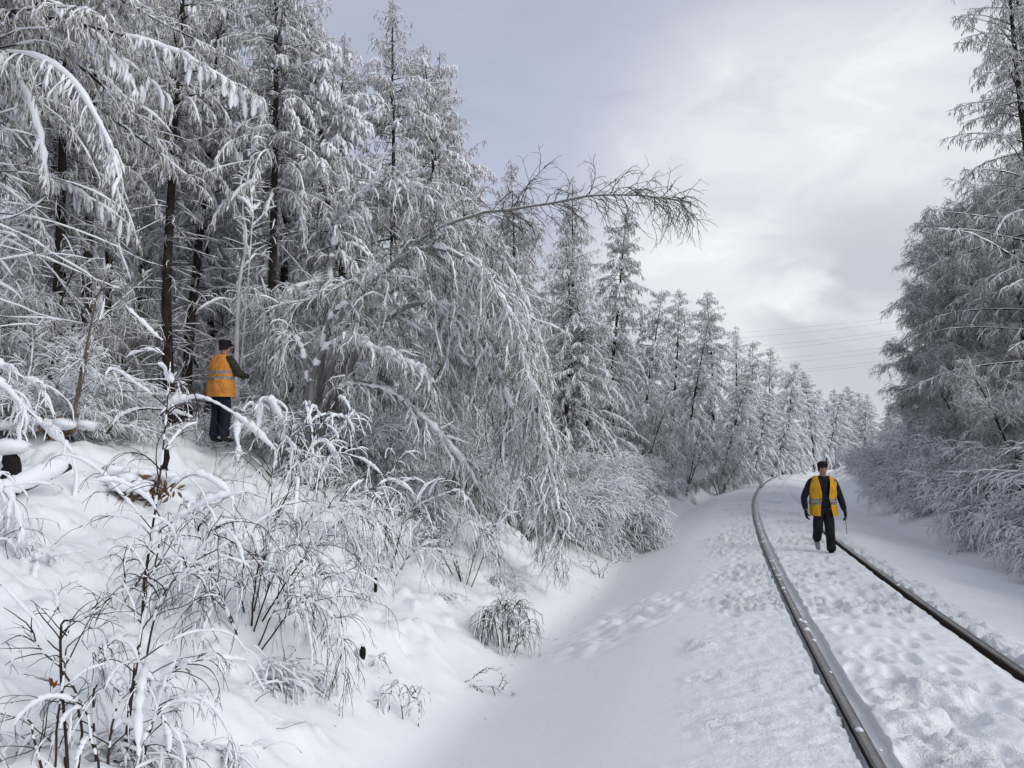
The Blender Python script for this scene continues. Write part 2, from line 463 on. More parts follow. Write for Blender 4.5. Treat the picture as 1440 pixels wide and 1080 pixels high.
def blob_mesh(name, blobs, mat, rng, nu=8, nv=5):
    VV = []; QQ = []; TT = []; base = 0
    th = np.linspace(0, 2 * np.pi, nu, endpoint=False); ph = np.linspace(0.25, np.pi - 0.25, nv)
    for (x, y, z, r) in blobs:
        sx, sy, sz = rng.uniform(.8, 1.4), rng.uniform(.8, 1.6), rng.uniform(.6, .9)
        P = np.zeros((nv, nu, 3)); jit = rng.uniform(.82, 1.15, (nv, nu))
        P[..., 0] = np.sin(ph)[:, None] * np.cos(th) * jit * r * sx + x
        P[..., 1] = np.sin(ph)[:, None] * np.sin(th) * jit * r * sy + y
        P[..., 2] = np.cos(ph)[:, None] * jit * r * sz + z
        V = np.concatenate([P.reshape(-1, 3), [[x, y, z + r * sz], [x, y, z - r * sz]]])
        idx = np.arange(nv * nu).reshape(nv, nu); nx = np.roll(idx, -1, 1)
        QQ.append(np.stack([idx[:-1], idx[1:], nx[1:], nx[:-1]], -1).reshape(-1, 4) + base)
        a = idx[0]; TT.append(np.stack([np.full(nu, nv * nu), a, np.roll(a, -1)], -1) + base)
        a = idx[-1]; TT.append(np.stack([np.full(nu, nv * nu + 1), np.roll(a, -1), a], -1) + base)
        VV.append(V); base += len(V)
    return make_mesh(name, np.concatenate(VV), np.concatenate(QQ), mat, True, None, np.concatenate(TT))
build_rails()
# ------------------------------------------------------------------ branching toolkit (all numpy, batches of polylines)
def norm(v): return v / np.maximum(np.linalg.norm(v, axis=-1, keepdims=True), 1e-9)
def grow(start, dirs, length, n, grav=0.0, jit=0.1, rng=None, lift=0.0):
    """M polylines of n points; gravity bends them down along their length (grav may be (M,))"""
    M = len(start); P = np.zeros((M, n, 3)); P[:, 0] = start
    d = norm(dirs); step = (np.asarray(length) / (n - 1)) * np.ones(M)
    g = np.asarray(grav) * np.ones(M); l = np.asarray(lift) * np.ones(M)
    for i in range(1, n):
        d = d + rng.normal(0, jit, (M, 3)); d[:, 2] -= g * (0.4 + i / n) / (n - 1) - l * (i / n) / (n - 1)
        d = norm(d); P[:, i] = P[:, i - 1] + d * step[:, None]
    return P
def sample(P, par, t):
    """points and tangents at parameter t (0..1) on polylines P[par]"""
    n = P.shape[1]; q = np.clip(t, 0, 0.9999) * (n - 1); i = q.astype(int); f = (q - i)[:, None]
    a = P[par, i]; b = P[par, i + 1]
    return a * (1 - f) + b * f, norm(b - a)
def resample(P, m):
    n = P.shape[1]; q = np.linspace(0, n - 1.0001, m); i = q.astype(int); f = (q - i)[None, :, None]
    return P[:, i] * (1 - f) + P[:, i + 1] * f
def smooth_curve(pts, m):
    p = np.array(pts, float); n = len(p); pp = np.vstack([2 * p[0] - p[1], p, 2 * p[-1] - p[-2]])
    out = []
    for q in np.linspace(0, n - 1.0001, m):
        i = int(q); f = q - i; a, b, c, d = pp[i], pp[i + 1], pp[i + 2], pp[i + 3]
        out.append(0.5 * ((2 * b) + (-a + c) * f + (2 * a - 5 * b + 4 * c - d) * f * f + (-a + 3 * b - 3 * c + d) * f ** 3))
    return np.array(out)[None]
def children(P, counts, t0, t1, rng):
    par = np.repeat(np.arange(len(P)), counts)
    t = rng.uniform(t0, t1, len(par))
    pos, tan = sample(P, par, t)
    return par, t, pos, tan
class Geo:
    def __init__(self): self.V = []; self.Q = []; self.M = []; self.n = 0
    def tubes(self, P, Rd, k=3, mat=0, cap=False):
        """P (M,N,3), Rd (M,N) or (N,)"""
        M, N, _ = P.shape
        if M == 0: return
        Rd = np.broadcast_to(Rd, (M, N))
        T = np.zeros_like(P); T[:, 1:-1] = P[:, 2:] - P[:, :-2]; T[:, 0] = P[:, 1] - P[:, 0]; T[:, -1] = P[:, -1] - P[:, -2]
        T = norm(T)
        mean = norm(P[:, -1] - P[:, 0] + 1e-6)
        ref = np.where(np.abs(mean[:, 2:3]) > 0.8, np.array([[0.8, 0.6, 0.0]]), np.array([[0, 0, 1.0]]))[:, None, :]
        S = norm(np.cross(T, ref)); U = np.cross(S, T)
        a = np.arange(k) * 2 * np.pi / k + 0.5
        V = P[:, :, None] + Rd[:, :, None, None] * (np.cos(a)[None, None, :, None] * S[:, :, None] + np.sin(a)[None, None, :, None] * U[:, :, None])
        idx = (np.arange(M * N * k) + self.n).reshape(M, N, k); nx = np.roll(idx, -1, 2)
        Q = np.stack([idx[:, :-1], nx[:, :-1], nx[:, 1:], idx[:, 1:]], -1).reshape(-1, 4)
        self.V.append(V.reshape(-1, 3)); self.Q.append(Q); self.M.append(np.full(len(Q), mat)); self.n += M * N * k
        if cap and k == 4:
            c = idx[:, -1]; self.Q.append(c.reshape(-1, 4)); self.M.append(np.full(M, mat))
    def sleeves(self, P, rad, k=6, mat=0, rng=None, lump=0.45, taper=True, drop=0.35):
        """snow lying on branches: lumpy tubes sitting on top of the polyline"""
        M, N, _ = P.shape
        if M == 0: return
        r = np.asarray(rad) * np.ones((M, 1)) * (1 + rng.uniform(-lump, lump, (M, N)))
        if taper:
            e = np.minimum(np.arange(N), np.arange(N)[::-1]) / max(1.0, (N - 1) * 0.22); r = r * np.sqrt(np.clip(e, 0.02, 1))
        Pq = P.copy(); Pq[..., 2] += r * drop
        self.tubes(Pq, r, k, mat)
    def lumps(self, C, r, rng, mat=0, nu=6, nv=4, stretch=None):
        """many small snow lumps, centres C (M,3), radii r (M,)"""
        M = len(C)
        if M == 0: return
        th = np.linspace(0, 2 * np.pi, nu, endpoint=False); ph = np.linspace(0.12, np.pi - 0.12, nv)
        D = np.stack([np.sin(ph)[:, None] * np.cos(th), np.sin(ph)[:, None] * np.sin(th), np.cos(ph)[:, None] * np.ones(nu)], -1)
        s = np.ones((M, 1, 1, 3)) if stretch is None else np.asarray(stretch).reshape(M, 1, 1, 3)
        V = C[:, None, None] + D[None] * (r[:, None, None, None] * rng.uniform(.75, 1.2, (M, nv, nu, 1))) * s
        idx = (np.arange(M * nv * nu) + self.n).reshape(M, nv, nu); nx = np.roll(idx, -1, 2)
        Q = np.stack([idx[:, :-1], idx[:, 1:], nx[:, 1:], nx[:, :-1]], -1).reshape(-1, 4)
        self.V.append(V.reshape(-1, 3)); self.Q.append(Q); self.M.append(np.full(len(Q), mat)); self.n += M * nv * nu
    def mesh(self, name, mats):
        return make_mesh(name, np.concatenate(self.V), np.concatenate(self.Q), mats, True, np.concatenate(self.M))
def taper(n, r0, r1): return np.linspace(r0, r1, n)
def side_dir(tan, rng, up=0.0, fwd=0.6, spread=0.8, flat=1.0):
    """random directions leaving a branch: forward part + sideways (mostly horizontal when flat>0)"""
    M = len(tan)
    s = norm(np.cross(tan, np.array([0, 0, 1.0])) + 1e-6) * rng.choice([-1, 1], (M, 1))
    u = np.cross(s, tan)
    a = rng.normal(0, 1 - 0.75 * flat, (M, 1))
    return norm(tan * fwd + s * spread + u * a * spread + np.array([0, 0, 1.0]) * up)

# ------------------------------------------------------------------ larch bowed and furred with snow
def larch_meshes(seed, H, Rc, base, n_prim, dens=1.0, heavy=0.5, snow=1.0, warm=0.4, lean=0.25, r0=None, top_bare=0.0, clumps=0):
    rng = np.random.default_rng(seed)
    r0 = r0 or 0.0088 * H
    tr = grow(np.zeros((1, 3)), np.array([[rng.normal(0, .02), rng.normal(0, .02), 1.0]]), H, 26, 0.0, 0.012 * (1 + lean), rng)
    gt = Geo(); zz = np.linspace(0, 1, 26)
    tr[0, 0, 2] -= 0.6
    gt.tubes(tr, r0 * (1 - zz) ** 0.85 * (1 + 0.5 * np.exp(-zz * 30)) + 0.006, 8, 0)
    # dead snags on the bare part of the trunk
    g = Geo(); s = Geo()
    nd = int(26 + 13 * base * H)
    td = rng.uniform(0.05, base + 0.12, nd); pos, _ = sample(tr, np.zeros(nd, int), td)
    az = rng.uniform(0, 6.283, nd)
    D = np.stack([np.cos(az), np.sin(az), rng.normal(0.0, .25, nd)], -1)
    Ld = rng.uniform(0.35, 1.0, nd) * Rc * 0.62
    dead = grow(pos, D, Ld, 7, rng.uniform(0, 1.0, nd), 0.12, rng)
    g.tubes(dead, taper(7, 0.016, 0.004), 4, 0)
    s.sleeves(resample(dead, 9), 0.016 * snow, 4, 0, rng, 0.6)
    par, t, p2, tn = children(dead, np.full(nd, 6), 0.25, 1.0, rng)
    d2 = grow(p2, side_dir(tn, rng, -0.1), rng.uniform(.1, .4, len(par)), 4, 0.9, 0.15, rng)
    g.tubes(d2, taper(4, 0.007, 0.003), 3, 1)
    # living whorls
    u = rng.uniform(0, 1, n_prim) ** 0.85; tz = base + (0.985 - base) * u
    order = np.argsort(tz); tz = tz[order]; u = u[order]
    pos, _ = sample(tr, np.zeros(n_prim, int), tz)
    az = np.arange(n_prim) * 2.399 + rng.normal(0, .5, n_prim)
    prof = np.clip(np.minimum(0.55 + u * 3.0, 1.0) * (1.02 - u) ** 0.62, 0.05, 1)
    L = Rc * prof * rng.uniform(.40, 1.2, n_prim)
    el = R(-8) + (u ** 1.2) * R(50) + rng.normal(0, R(9), n_prim)
    hv = (rng.uniform(0, 1, n_prim) < heavy) * (1 - 0.7 * u)
    el = el - hv * R(4)
    D = np.stack([np.cos(az) * np.cos(el), np.sin(az) * np.cos(el), np.sin(el)], -1)
    g1 = 0.35 + 1.5 * hv + rng.uniform(0, .4, n_prim)
    pr = grow(pos, D, L, 10, g1, 0.06, rng)
    pr_r = (0.006 + 0.0085 * L)[:, None] * np.linspace(1, 0.22, 10)[None]
    g.tubes(pr, pr_r, 4, 0)
    hs = resample(pr, 16)[:, 2:]
    lowu = (1 - u) ** 0.5
    s.sleeves(hs, ((0.010 + 0.030 * lowu * (0.4 + hv) * rng.uniform(.4, 1.3, n_prim)) * snow)[:, None], 5, 0, rng, 0.55)
    # branchlets on both sides of each limb
    cnt = np.maximum(3, (L * 13 * dens * (1 - top_bare * u)).astype(int))
    par, t, p2, tn = children(pr, cnt, 0.08, 1.0, rng)
    L2 = (0.20 + 0.34 * (L[par] / Rc)) * (1.08 - 0.6 * t) * rng.uniform(.55, 1.25, len(par))
    d2 = side_dir(tn, rng, -0.15 - 0.25 * hv[par][:, None], 0.55, 0.85, 0.75)
    sec = grow(p2, d2, L2, 6, 1.0 + 1.6 * hv[par] + rng.uniform(0, .8, len(par)), 0.12, rng)
    g.tubes(sec, taper(6, 0.0075, 0.0035), 3, 1)
    ssel = rng.uniform(0, 1, len(par)) < (0.25 + 0.55 * lowu[par]) * min(1, snow)
    rs = (0.009 + 0.014 * rng.uniform(0, 1, ssel.sum()) ** 2 * (0.7 + hv[par][ssel])) * snow
    s.sleeves(sec[ssel], rs[:, None], 4, 0, rng, 0.5)
    # rimed short twigs hanging from them
    cnt2 = np.maximum(3, (L2 * 17 * dens).astype(int))
    par3, t3, p3, tn3 = children(sec, cnt2, 0.1, 1.0, rng)
    d3 = side_dir(tn3, rng, -0.55, 0.5, 0.6, 0.4)
    L3 = rng.uniform(.05, .19, len(par3))
    ter = grow(p3, d3, L3, 3, 1.4, 0.15, rng)
    iswarm = rng.uniform(0, 1, len(par3)) < warm
    rt = np.array([0.0055, 0.0085, 0.0035])
    g.tubes(ter[~iswarm], rt, 3, 1); g.tubes(ter[iswarm], rt * 1.15, 3, 2)
    # drooping snow mops at the ends of the burdened limbs
    hp = np.where((hv > 0.35) & (rng.uniform(0, 1, n_prim) < 0.55))[0]
    if len(hp):
        par4, t4, p4, tn4 = children(pr[hp], np.full(len(hp), int(20 * min(1.4, snow))), 0.5, 1.0, rng)
        p4 = p4 + rng.normal(0, .05, p4.shape)
        d4 = side_dir(tn4, rng, -1.0, 0.3, 0.5, 0.3)
        mop = grow(p4, d4, rng.uniform(.10, .32, len(par4)), 5, 2.2, 0.12, rng)
        s.sleeves(mop, (rng.uniform(.012, .030, len(par4)) * snow)[:, None], 5, 0, rng, 0.4, True, 0.0)
    if clumps:
        ci = rng.choice(np.where((u < .6) & (L > .4 * Rc))[0], clumps)
        for j in ci:
            m = int(rng.integers(14, 26)); q, tq = sample(pr, np.full(m, j), rng.uniform(.5, 1, m))
            hang = grow(q, side_dir(tq, rng, -.8, .3, .5, .3), rng.uniform(.15, .5, m), 7, 3.0, .1, rng)
            s.sleeves(hang, rng.uniform(.02, .048, m)[:, None], 7, 0, rng, .35, True, .1)
            s.sleeves(resample(pr[j:j + 1], 30)[:, 12:], .034, 7, 0, rng, .75)
    return gt.mesh("larch_trunk", [M_TRUNK]), g.mesh("larch_crown", [M_BRANCH, M_TWIG, M_TWIG_WARM]), s.mesh("larch_snow", [M_LOAD])

# ------------------------------------------------------------------ round-crowned leafless tree (birch / willow) with rime
def broad_meshes(seed, H, spread, stems=1, dens=1.0, droop=0.6, snow=0.7, bark=None, low=0.18, lift=0.3, fine=1.0):
    rng = np.random.default_rng(seed)
    gt = Geo(); g = Geo(); s = Geo()
    if stems == 1:
        tr = grow(np.zeros((1, 3)), np.array([[rng.normal(0, .05), rng.normal(0, .05), 1.0]]), H, 18, 0, 0.03, rng)
    else:
        az = np.arange(stems) * 6.283 / stems + rng.uniform(0, 6)
        st = np.stack([np.cos(az) * .12, np.sin(az) * .12, az * 0], -1)
        dd = np.stack([np.cos(az) * .4, np.sin(az) * .4, az * 0 + 1], -1) * 1.0
        tr = grow(st, dd, H * rng.uniform(.75, 1.02, stems), 18, rng.uniform(.1, .5, stems) * droop, 0.04, rng)
    tr[:, 0, 2] -= 0.5
    zz = np.linspace(0, 1, 18)
    gt.tubes(tr, (0.011 * H / (stems ** 0.5)) * (1 - zz) ** 0.8 + 0.008, 7, 0)
    n1 = int(46 * dens)
    par, t, p1, tn = children(tr, np.full(len(tr), max(10, n1 // len(tr))), low, 0.98, rng)
    az = rng.uniform(0, 6.283, len(par)); el = R(25) + t * R(35) + rng.normal(0, R(10), len(par))
    D = np.stack([np.cos(az) * np.cos(el), np.sin(az) * np.cos(el), np.sin(el)], -1)
    prof = np.sin(np.clip((t - low) / (1 - low), 0, 1) * 2.3 + 0.75).clip(0.15)
    L1 = spread * prof * rng.uniform(.7, 1.15, len(par))
    pr = grow(p1, D, L1, 10, droop * rng.uniform(.4, 1.6, len(par)), 0.09, rng)
    g.tubes(pr, (0.005 + 0.008 * L1)[:, None] * np.linspace(1, .25, 10)[None], 4, 0)
    s.sleeves(resample(pr, 14)[:, 2:], 0.017 * snow, 4, 0, rng, 0.5)
    par2, t2, p2, tn2 = children(pr, np.maximum(3, (L1 * 6.5 * dens).astype(int)), 0.1, 1.0, rng)
    L2 = rng.uniform(.5, 1.0, len(par2)) * 0.42 * L1[par2] * (1.1 - .5 * t2) + .15
    sec = grow(p2, side_dir(tn2, rng, 0.1, .8, .7, .35), L2, 8, droop * rng.uniform(.8, 2.2, len(par2)), 0.13, rng)
    g.tubes(sec, taper(8, .009, .004), 3, 1)
    s.sleeves(sec[rng.uniform(0, 1, len(sec)) < .7], 0.012 * snow, 4, 0, rng, 0.5)
    par3, t3, p3, tn3 = children(sec, np.maximum(3, (L2 * 11 * dens * fine).astype(int)), 0.08, 1.0, rng)
    L3 = rng.uniform(.14, .42, len(par3))
    ter = grow(p3, side_dir(tn3, rng, 0.0, .8, .65, .2), L3, 5, droop * rng.uniform(1, 2.6, len(par3)), 0.16, rng)
    g.tubes(ter, taper(5, .0062, .003), 3, 1)
    kk = rng.uniform(0, 1, len(ter)) < .45
    s.sleeves(ter[kk], 0.0062 * snow, 3, 0, rng, 0.4)
    par4, t4, p4, tn4 = children(ter, np.maximum(2, (L3 * 13 * dens * fine).astype(int)), 0.15, 1.0, rng)
    q = grow(p4, side_dir(tn4, rng, 0.0, .8, .7, .1), rng.uniform(.05, .2, len(par4)), 3, droop * 1.6, 0.15, rng)
    g.tubes(q, taper(3, .0055, .003), 3, 1)
    return gt.mesh("broad_trunk", [bark or M_TRUNK]), g.mesh("broad_crown", [M_BRANCH, M_TWIG]), s.mesh("broad_snow", [M_LOAD])

# ------------------------------------------------------------------ low shrub: many stems, straight snow-lined twigs
def shrub_meshes(seed, H, stems=26, spread=0.9, dens=1.0, droop=0.7, thick=1.0, aim=None, aimw=0.0, dark=False):
    rng = np.random.default_rng(seed)
    g = Geo(); s = Geo()
    az = rng.uniform(0, 6.283, stems); st = np.stack([np.cos(az), np.sin(az), az * 0], -1) * rng.uniform(0, .35, (stems, 1)) * H * .4
    st[:, 2] = -0.25
    D = np.stack([np.cos(az) * spread, np.sin(az) * spread, np.full(stems, 1.0)], -1) + rng.normal(0, .22, (stems, 3))
    if aim is not None: D = D + np.array(aim) * aimw
    L = H * rng.uniform(.75, 1.35, stems)
    st = grow(st, D, L, 10, droop * rng.uniform(.5, 1.6, stems), 0.07, rng)
    g.tubes(st, (0.005 + 0.0045 * L)[:, None] * np.linspace(1, .35, 10)[None], 5, 0)
    s.sleeves(resample(st, 16)[:, 3:], 0.018 * thick, 5, 0, rng, 0.5)
    par, t, p, tn = children(st, np.maximum(4, (L * 8 * dens).astype(int)), .22, 1, rng)
    L2 = rng.uniform(.35, 1, len(par)) * L[par] * .42 * (1.15 - .6 * t)
    sec = grow(p, side_dir(tn, rng, .12, .9, .6, .3), L2, 8, droop * rng.uniform(.4, 1.8, len(par)), .08, rng)
    g.tubes(sec, taper(8, .0065, .003), 4, 1)
    s.sleeves(sec[:, 1:], (0.0125 * thick * rng.uniform(.6, 1.4, len(sec)))[:, None], 5, 0, rng, 0.4)
    par, t, p, tn = children(sec, np.maximum(2, (L2 * 11 * dens).astype(int)), .1, 1, rng)
    L3 = rng.uniform(.1, .38, len(par))
    ter = grow(p, side_dir(tn, rng, .05, .9, .6, .25), L3, 5, droop * rng.uniform(.3, 1.8, len(par)), .1, rng)
    g.tubes(ter, taper(5, .0042, .0022), 3, 1)
    k = rng.uniform(0, 1, len(ter)) < .8
    s.sleeves(ter[k], (0.0085 * thick * rng.uniform(.6, 1.4, k.sum()))[:, None], 4, 0, rng, 0.4)
    return g.mesh("shrub_stems", [M_BRANCH if not dark else M_DARKTWIG, M_DARKTWIG]), s.mesh("shrub_snow", [M_LOAD])

# ------------------------------------------------------------------ prototypes
LARCH = [larch_meshes(101, 14.0, 3.3, .26, 165, 1.15, .6, 1.25, .4),
         larch_meshes(102, 12.5, 2.9, .14, 150, 1.1, .5, 1.1, .35),
         larch_meshes(103, 14.0, 2.9, .36, 150, 1.05, .4, 0.9, .5, top_bare=.4),
         larch_meshes(104, 10.5, 3.5, .06, 160, 1.15, .85, 1.4, .15, lean=1.5),
         larch_meshes(105, 16.0, 2.8, .42, 150, 1.0, .3, 0.9, .5, top_bare=.5),
         larch_meshes(108, 12.0, 3.6, .14, 130, 1.25, .9, 1.25, .2, lean=1.0)]
NEAR_LARCH = larch_meshes(106, 13.0, 3.8, .30, 135, 1.35, .28, 1.0, .55, clumps=20)
DARK_LARCH = larch_meshes(107, 15.0, 3.1, .10, 150, 1.1, .15, .8, .3)
BROAD = [broad_meshes(201, 9.5, 3.0, 2, 1.35, .55, 1.15, None, .10),
         broad_meshes(202, 12.0, 3.4, 1, 1.45, .7, 1.15, None, .10),
         broad_meshes(203, 6.0, 2.6, 4, 1.0, 1.5, 1.1, None, .10)]
SHRUB = [shrub_meshes(301, 2.3, 50, .85, 1.45, .8, 1.08),
         shrub_meshes(302, 1.5, 40, 1.1, 1.45, 1.3, .95),
         shrub_meshes(303, .62, 22, 1.2, 2.0, 1.6, .95, dark=True)]
def place_tree(kind, meshes, x, y, label, group, sc=1.0, rz=0.0, tilt=(0, 0), z=None, cat="tree"):
    z = ground(x, y) if z is None else z
    o = empty(kind, (x, y, z - 0.03), rz)
    o.rotation_euler = (tilt[0], tilt[1], rz); o.scale = sc if isinstance(sc, tuple) else (sc, sc, sc)
    names = ("trunk", "crown", "snow_load") if len(meshes) == 3 else ("branches", "snow_load")
    for n, me in zip(names, meshes): link(n, me, o)
    tag(o, label, cat, group)
    return o
for i, m in enumerate(LARCH + BROAD + SHRUB): print(i, [len(q.vertices) for q in m])
# ------------------------------------------------------------------ where the trees stand
def top_scale(v, x, y, H):
    z = at(720, v, y).z; return (z - ground(x, y)) / H
LH = [14.0, 12.5, 14.0, 10.5, 16.0, 12.0]
rngp = np.random.default_rng(77)
def larch_at(u, d, vtop, k, label, group="larches in the front row along the ditch", tilt=(0, 0), rz=None):
    x = (u - 720) / F * d
    c, t = xy_to_ct(x, d)
    if c < 3.8 and u < 1240: print("NEAR TRACK", u, d, round(c, 1))
    sc = top_scale(vtop, x, d, LH[k])
    w = sc * (1.0 if d < 30 else 1.0 + 0.18 * min(1, (d - 30) / 50)); w = max(w, .85); sc = (w, w, sc)
    return place_tree("larch_tree", LARCH[k], x, d, label, group, sc, rngp.uniform(0, 6.28) if rz is None else rz, tilt)
front = [
 (64, 15.5, -260, 2, "snowy larch with a frosted trunk, first standing trunk left of the bare leaning sapling"),
 (128, 16.5, -220, 4, "black-trunked larch just left of the man in the orange vest, behind the leaning sapling"),
 (239, 17.2, -230, 4, "tall dark larch trunk immediately left of the man looking into the forest"),
 (263, 19.0, -170, 2, "thinner larch close behind the tall dark trunk beside the man in the forest"),
 (366, 18.0, -150, 4, "tall larch with long black bare trunk right of the crooked white birch"),
 (392, 20.5, -90, 2, "larch standing close behind the long black bare trunk, partly hidden by it"),
 (300, 23.0, -60, 1, "larch rising behind the head of the man in the forest"),
 (180, 23.0, -90, 0, "snow-burdened larch filling the gap between the two dark trunks at the forest edge"),
 (452, 25.0, 20, 1, "slender larch between the long black trunk and the bowed birch"),
 (505, 19.5, 42, 3, "dark-stemmed larch with a snow-bent drooping top behind the bowed birch"),
 (556, 21.5, -4, 2, "larch with the highest thin bare leader against the sky above the bowed birch"),
 (602, 27.0, 62, 4, "sparse larch with a fine twiggy top just right of the highest bare leader"),
 (637, 24.0, 74, 0, "larch with long snow-tipped side limbs reaching out over the bowed birch"),
 (690, 30.0, 190, 5, "larch half hidden behind the long snow-tipped side limbs"),
 (730, 33.0, 232, 2, "thin larch whose top peeks above the bare overhanging birch limb near its middle"),
 (720, 26.0, 330, 3, "snowy larch with twin dark trunks showing behind the arching birch curtain"),
 (790, 25.0, 320, 1, "larch with a thick dark trunk standing behind the snowy bushes, right of the birch curtain"),
 (801, 36.0, 250, 4, "larch crossed by the bare overhanging limb, with a fine pointed top"),
 (852, 37.0, 288, 0, "broad larch standing under the tip of the bare overhanging limb"),
 (840, 27.0, 420, 5, "low heavy larch with bent white boughs behind the snowy bushes"),
 (905, 46.0, 410, 5, "snow-laden larch with a drooping top, first one right of the overhanging limb"),
 (938, 52.0, 402, 1, "larch with a leaning feathery top in the gap before the tall pointed larch"),
 (965, 50.0, 452, 5, "rounded snowy larch beside the tall pointed larch"),
 (1002, 62.0, 400, 0, "tall pointed larch, highest of the distant row along the curve"),
 (1016, 58.0, 520, 5, "squat snowy larch in front of the tall pointed larch"),
 (1041, 74.0, 455, 4, "black-stemmed larch with a tufted top in the distant row"),
 (1058, 80.0, 480, 5, "larch directly right of the black-stemmed one with the tufted top"),
 (1078, 88.0, 486, 2, "thin spire larch in the distant row behind the railway curve"),
 (1060, 66.0, 560, 3, "bowed white larch hanging low near the edge of the railway curve"),
 (1096, 92.0, 500, 5, "larch with a blunt snowy crown in the distant row, above the left rail's bend"),
 (1115, 104.0, 520, 1, "distant larch just left of the small pointed larch above the walking man's cap"),
 (1142, 112.0, 518, 0, "small pointed larch above the walking man's cap"),
 (1030, 60.0, 565, 5, "bowed snowy larch in front of the black-stemmed one with the tufted top"),
 (1083, 78.0, 575, 5, "bowed snowy larch in front of the thin spire larch"),
 (1110, 90.0, 585, 5, "bowed snowy larch just left of the walking man's cap"),
 (1120, 96.0, 590, 3, "low bowed larch behind the left shoulder side of the walking man"),
]
for i, (u, d, vt, k, lab) in enumerate(front):
    d += 0
    tl = {505: (0.0, R(3.5)), 556: (0, R(2.5)), 637: (0, R(1.5)), 938: (0, R(6)), 905: (0, R(4))}.get(u, (rngp.normal(0, .012), rngp.normal(0.01, .015)))
    larch_at(u, d, vt, k, lab, tilt=tl)
far = [(1165, 150, 560, 3), (1180, 158, 545, 1), (1196, 165, 542, 0), (1212, 172, 570, 3), (1228, 178, 552, 2), (1243, 168, 585, 3),
       (1255, 160, 575, 1), (1268, 150, 560, 0), (1150, 140, 575, 1), (1175, 135, 610, 3), (1205, 150, 605, 3), (1232, 150, 612, 3), (1285, 140, 560, 1)]
far += [(1130, 125, 542, 5), (1158, 135, 548, 5), (1188, 150, 552, 0), (1218, 160, 562, 5), (1240, 165, 568, 5), (1262, 165, 575, 0), (1205, 165, 545, 5), (1250, 180, 560, 1)]
for (u, d, vt, k) in far:
    larch_at(u, d, vt, k, "small greyish larch at the far end where the track bends out of sight", "far larches closing the view")
near = place_tree("larch_tree", NEAR_LARCH, -7.2, 9.6, "nearest larch, outside the frame, its big snow clumps hanging in from the side", "larches in the front row along the ditch", 1.0, 0.6, (0, R(2)))
place_tree("larch_tree", NEAR_LARCH, -10.6, 13.8, "heavily loaded larch behind the nearest one, boughs full of snow", "larches in the front row along the ditch", .95, 2.9, (0, 0))
# deep forest
count = 0
spots = []
for i in range(4000):
    t = rngp.uniform(6, 120); c = 10.5 + rngp.uniform(0, 1) ** 1.3 * (26 if t < 60 else 20)
    x, y = ct_to_xy(np.array([c]), np.array([t])); x, y = float(x[0]), float(y[0])
    if y < 17.5 or x / y < -0.76 or x / y > 0.5: continue
    md = 2.5 if y < 45 else 3.2
    if any((x - a) ** 2 + (y - b) ** 2 < md ** 2 for a, b in spots): continue
    if any(abs((u - 720) / F * d - x) < 1.0 and abs(d - y) < 1.2 for (u, d, *_r) in front): continue
    spots.append((x, y))
    if len(spots) >= 120: break
spots.sort(key=lambda p: p[1])
for x, y in spots:
    k = int(rngp.integers(0, 5)); u = 720 + x / y * F
    reg = ("rimed larch among the crowded trunks deep in the forest behind the orange-vested man" if u < 430 else
           "rimed larch in the crowded forest behind the bowed birch" if u < 800 else
           "rimed larch in the crowded rows behind the trees lining the curve")
    place_tree("larch_tree", LARCH[k], x, y, reg, "larches deep in the forest", rngp.uniform(.62, .98), rngp.uniform(0, 6.28), (rngp.normal(0, .03), rngp.normal(0, .03)))
# understorey young trees inside the forest edge
for (u, d, sc, lab) in [(20, 13.5, .75, "snow-bent young birch thicket beside the frosted trunk at the forest edge"),
                        (330, 20.5, .8, "bowed young birch seen over the shoulder of the man in the forest"),
                        (150, 19.5, .8, "matted young birch under snow behind the bare leaning sapling"),
                        (420, 17.0, .8, "drooping young birch between the man in the forest and the bowed birch"),
                        (560, 19.0, .85, "young birch bent to the ground behind the bowed birch's curtain"),
                        (660, 20.0, .75, "young birch sagging under snow between the bowed birch and the thick dark trunk"),
                        (900, 36.0, .9, "young bent birch with pale hanging twigs at the top of the bank"),
                        (960, 40.0, .8, "young bent birch at the bank top below the feathery leaning larch"),
                        (1010, 50.0, .9, "low bent birch at the foot of the tall pointed larch")]:
    x = (u - 720) / F * d
    place_tree("birch_tree", BROAD[2], x, d, lab, "young birches bent by the snow", sc, rngp.uniform(0, 6.28))
# ------------------------------------------------------------------ right-hand side
def right_tree(kind, meshes, u, d, vt, H, lab, rz=0.0, tilt=(0, 0), cat="tree"):
    x = (u - 720) / F * d
    c, t = xy_to_ct(x, d)
    if c > -5.0: print("RIGHT NEAR TRACK", u, d, round(c, 1))
    return place_tree(kind, meshes, x, d, lab, "trees beyond the shrubs on the far side of the rails", top_scale(vt, x, d, H), rz, tilt)
right_tree("larch_tree", DARK_LARCH, 1452, 19.5, -190, 15.0, "tall dark larch at the picture's edge with bare limbs pointing over the shrubs", 0.4, (0, R(4.5)))
right_tree("larch_tree", DARK_LARCH, 1478, 24.5, -150, 15.0, "larch behind the tall dark one beyond the shrubs", 1.4)
right_tree("birch_tree", BROAD[1], 1418, 25.0, 255, 12.0, "large round-crowned grey birch above the shrubs on the far side", 2.2)
right_tree("birch_tree", BROAD[1], 1380, 29.0, 300, 12.0, "dense rimed birch forming the outer edge of the crowns on the far side", 0.9)
right_tree("birch_tree", BROAD[1], 1447, 22.0, 300, 12.0, "grey birch just in front of the tall dark larch's lower trunk", 4.2)
right_tree("birch_tree", BROAD[1], 1347, 35.0, 385, 12.0, "smaller rimed birch hanging over the bend of the track", 3.3)
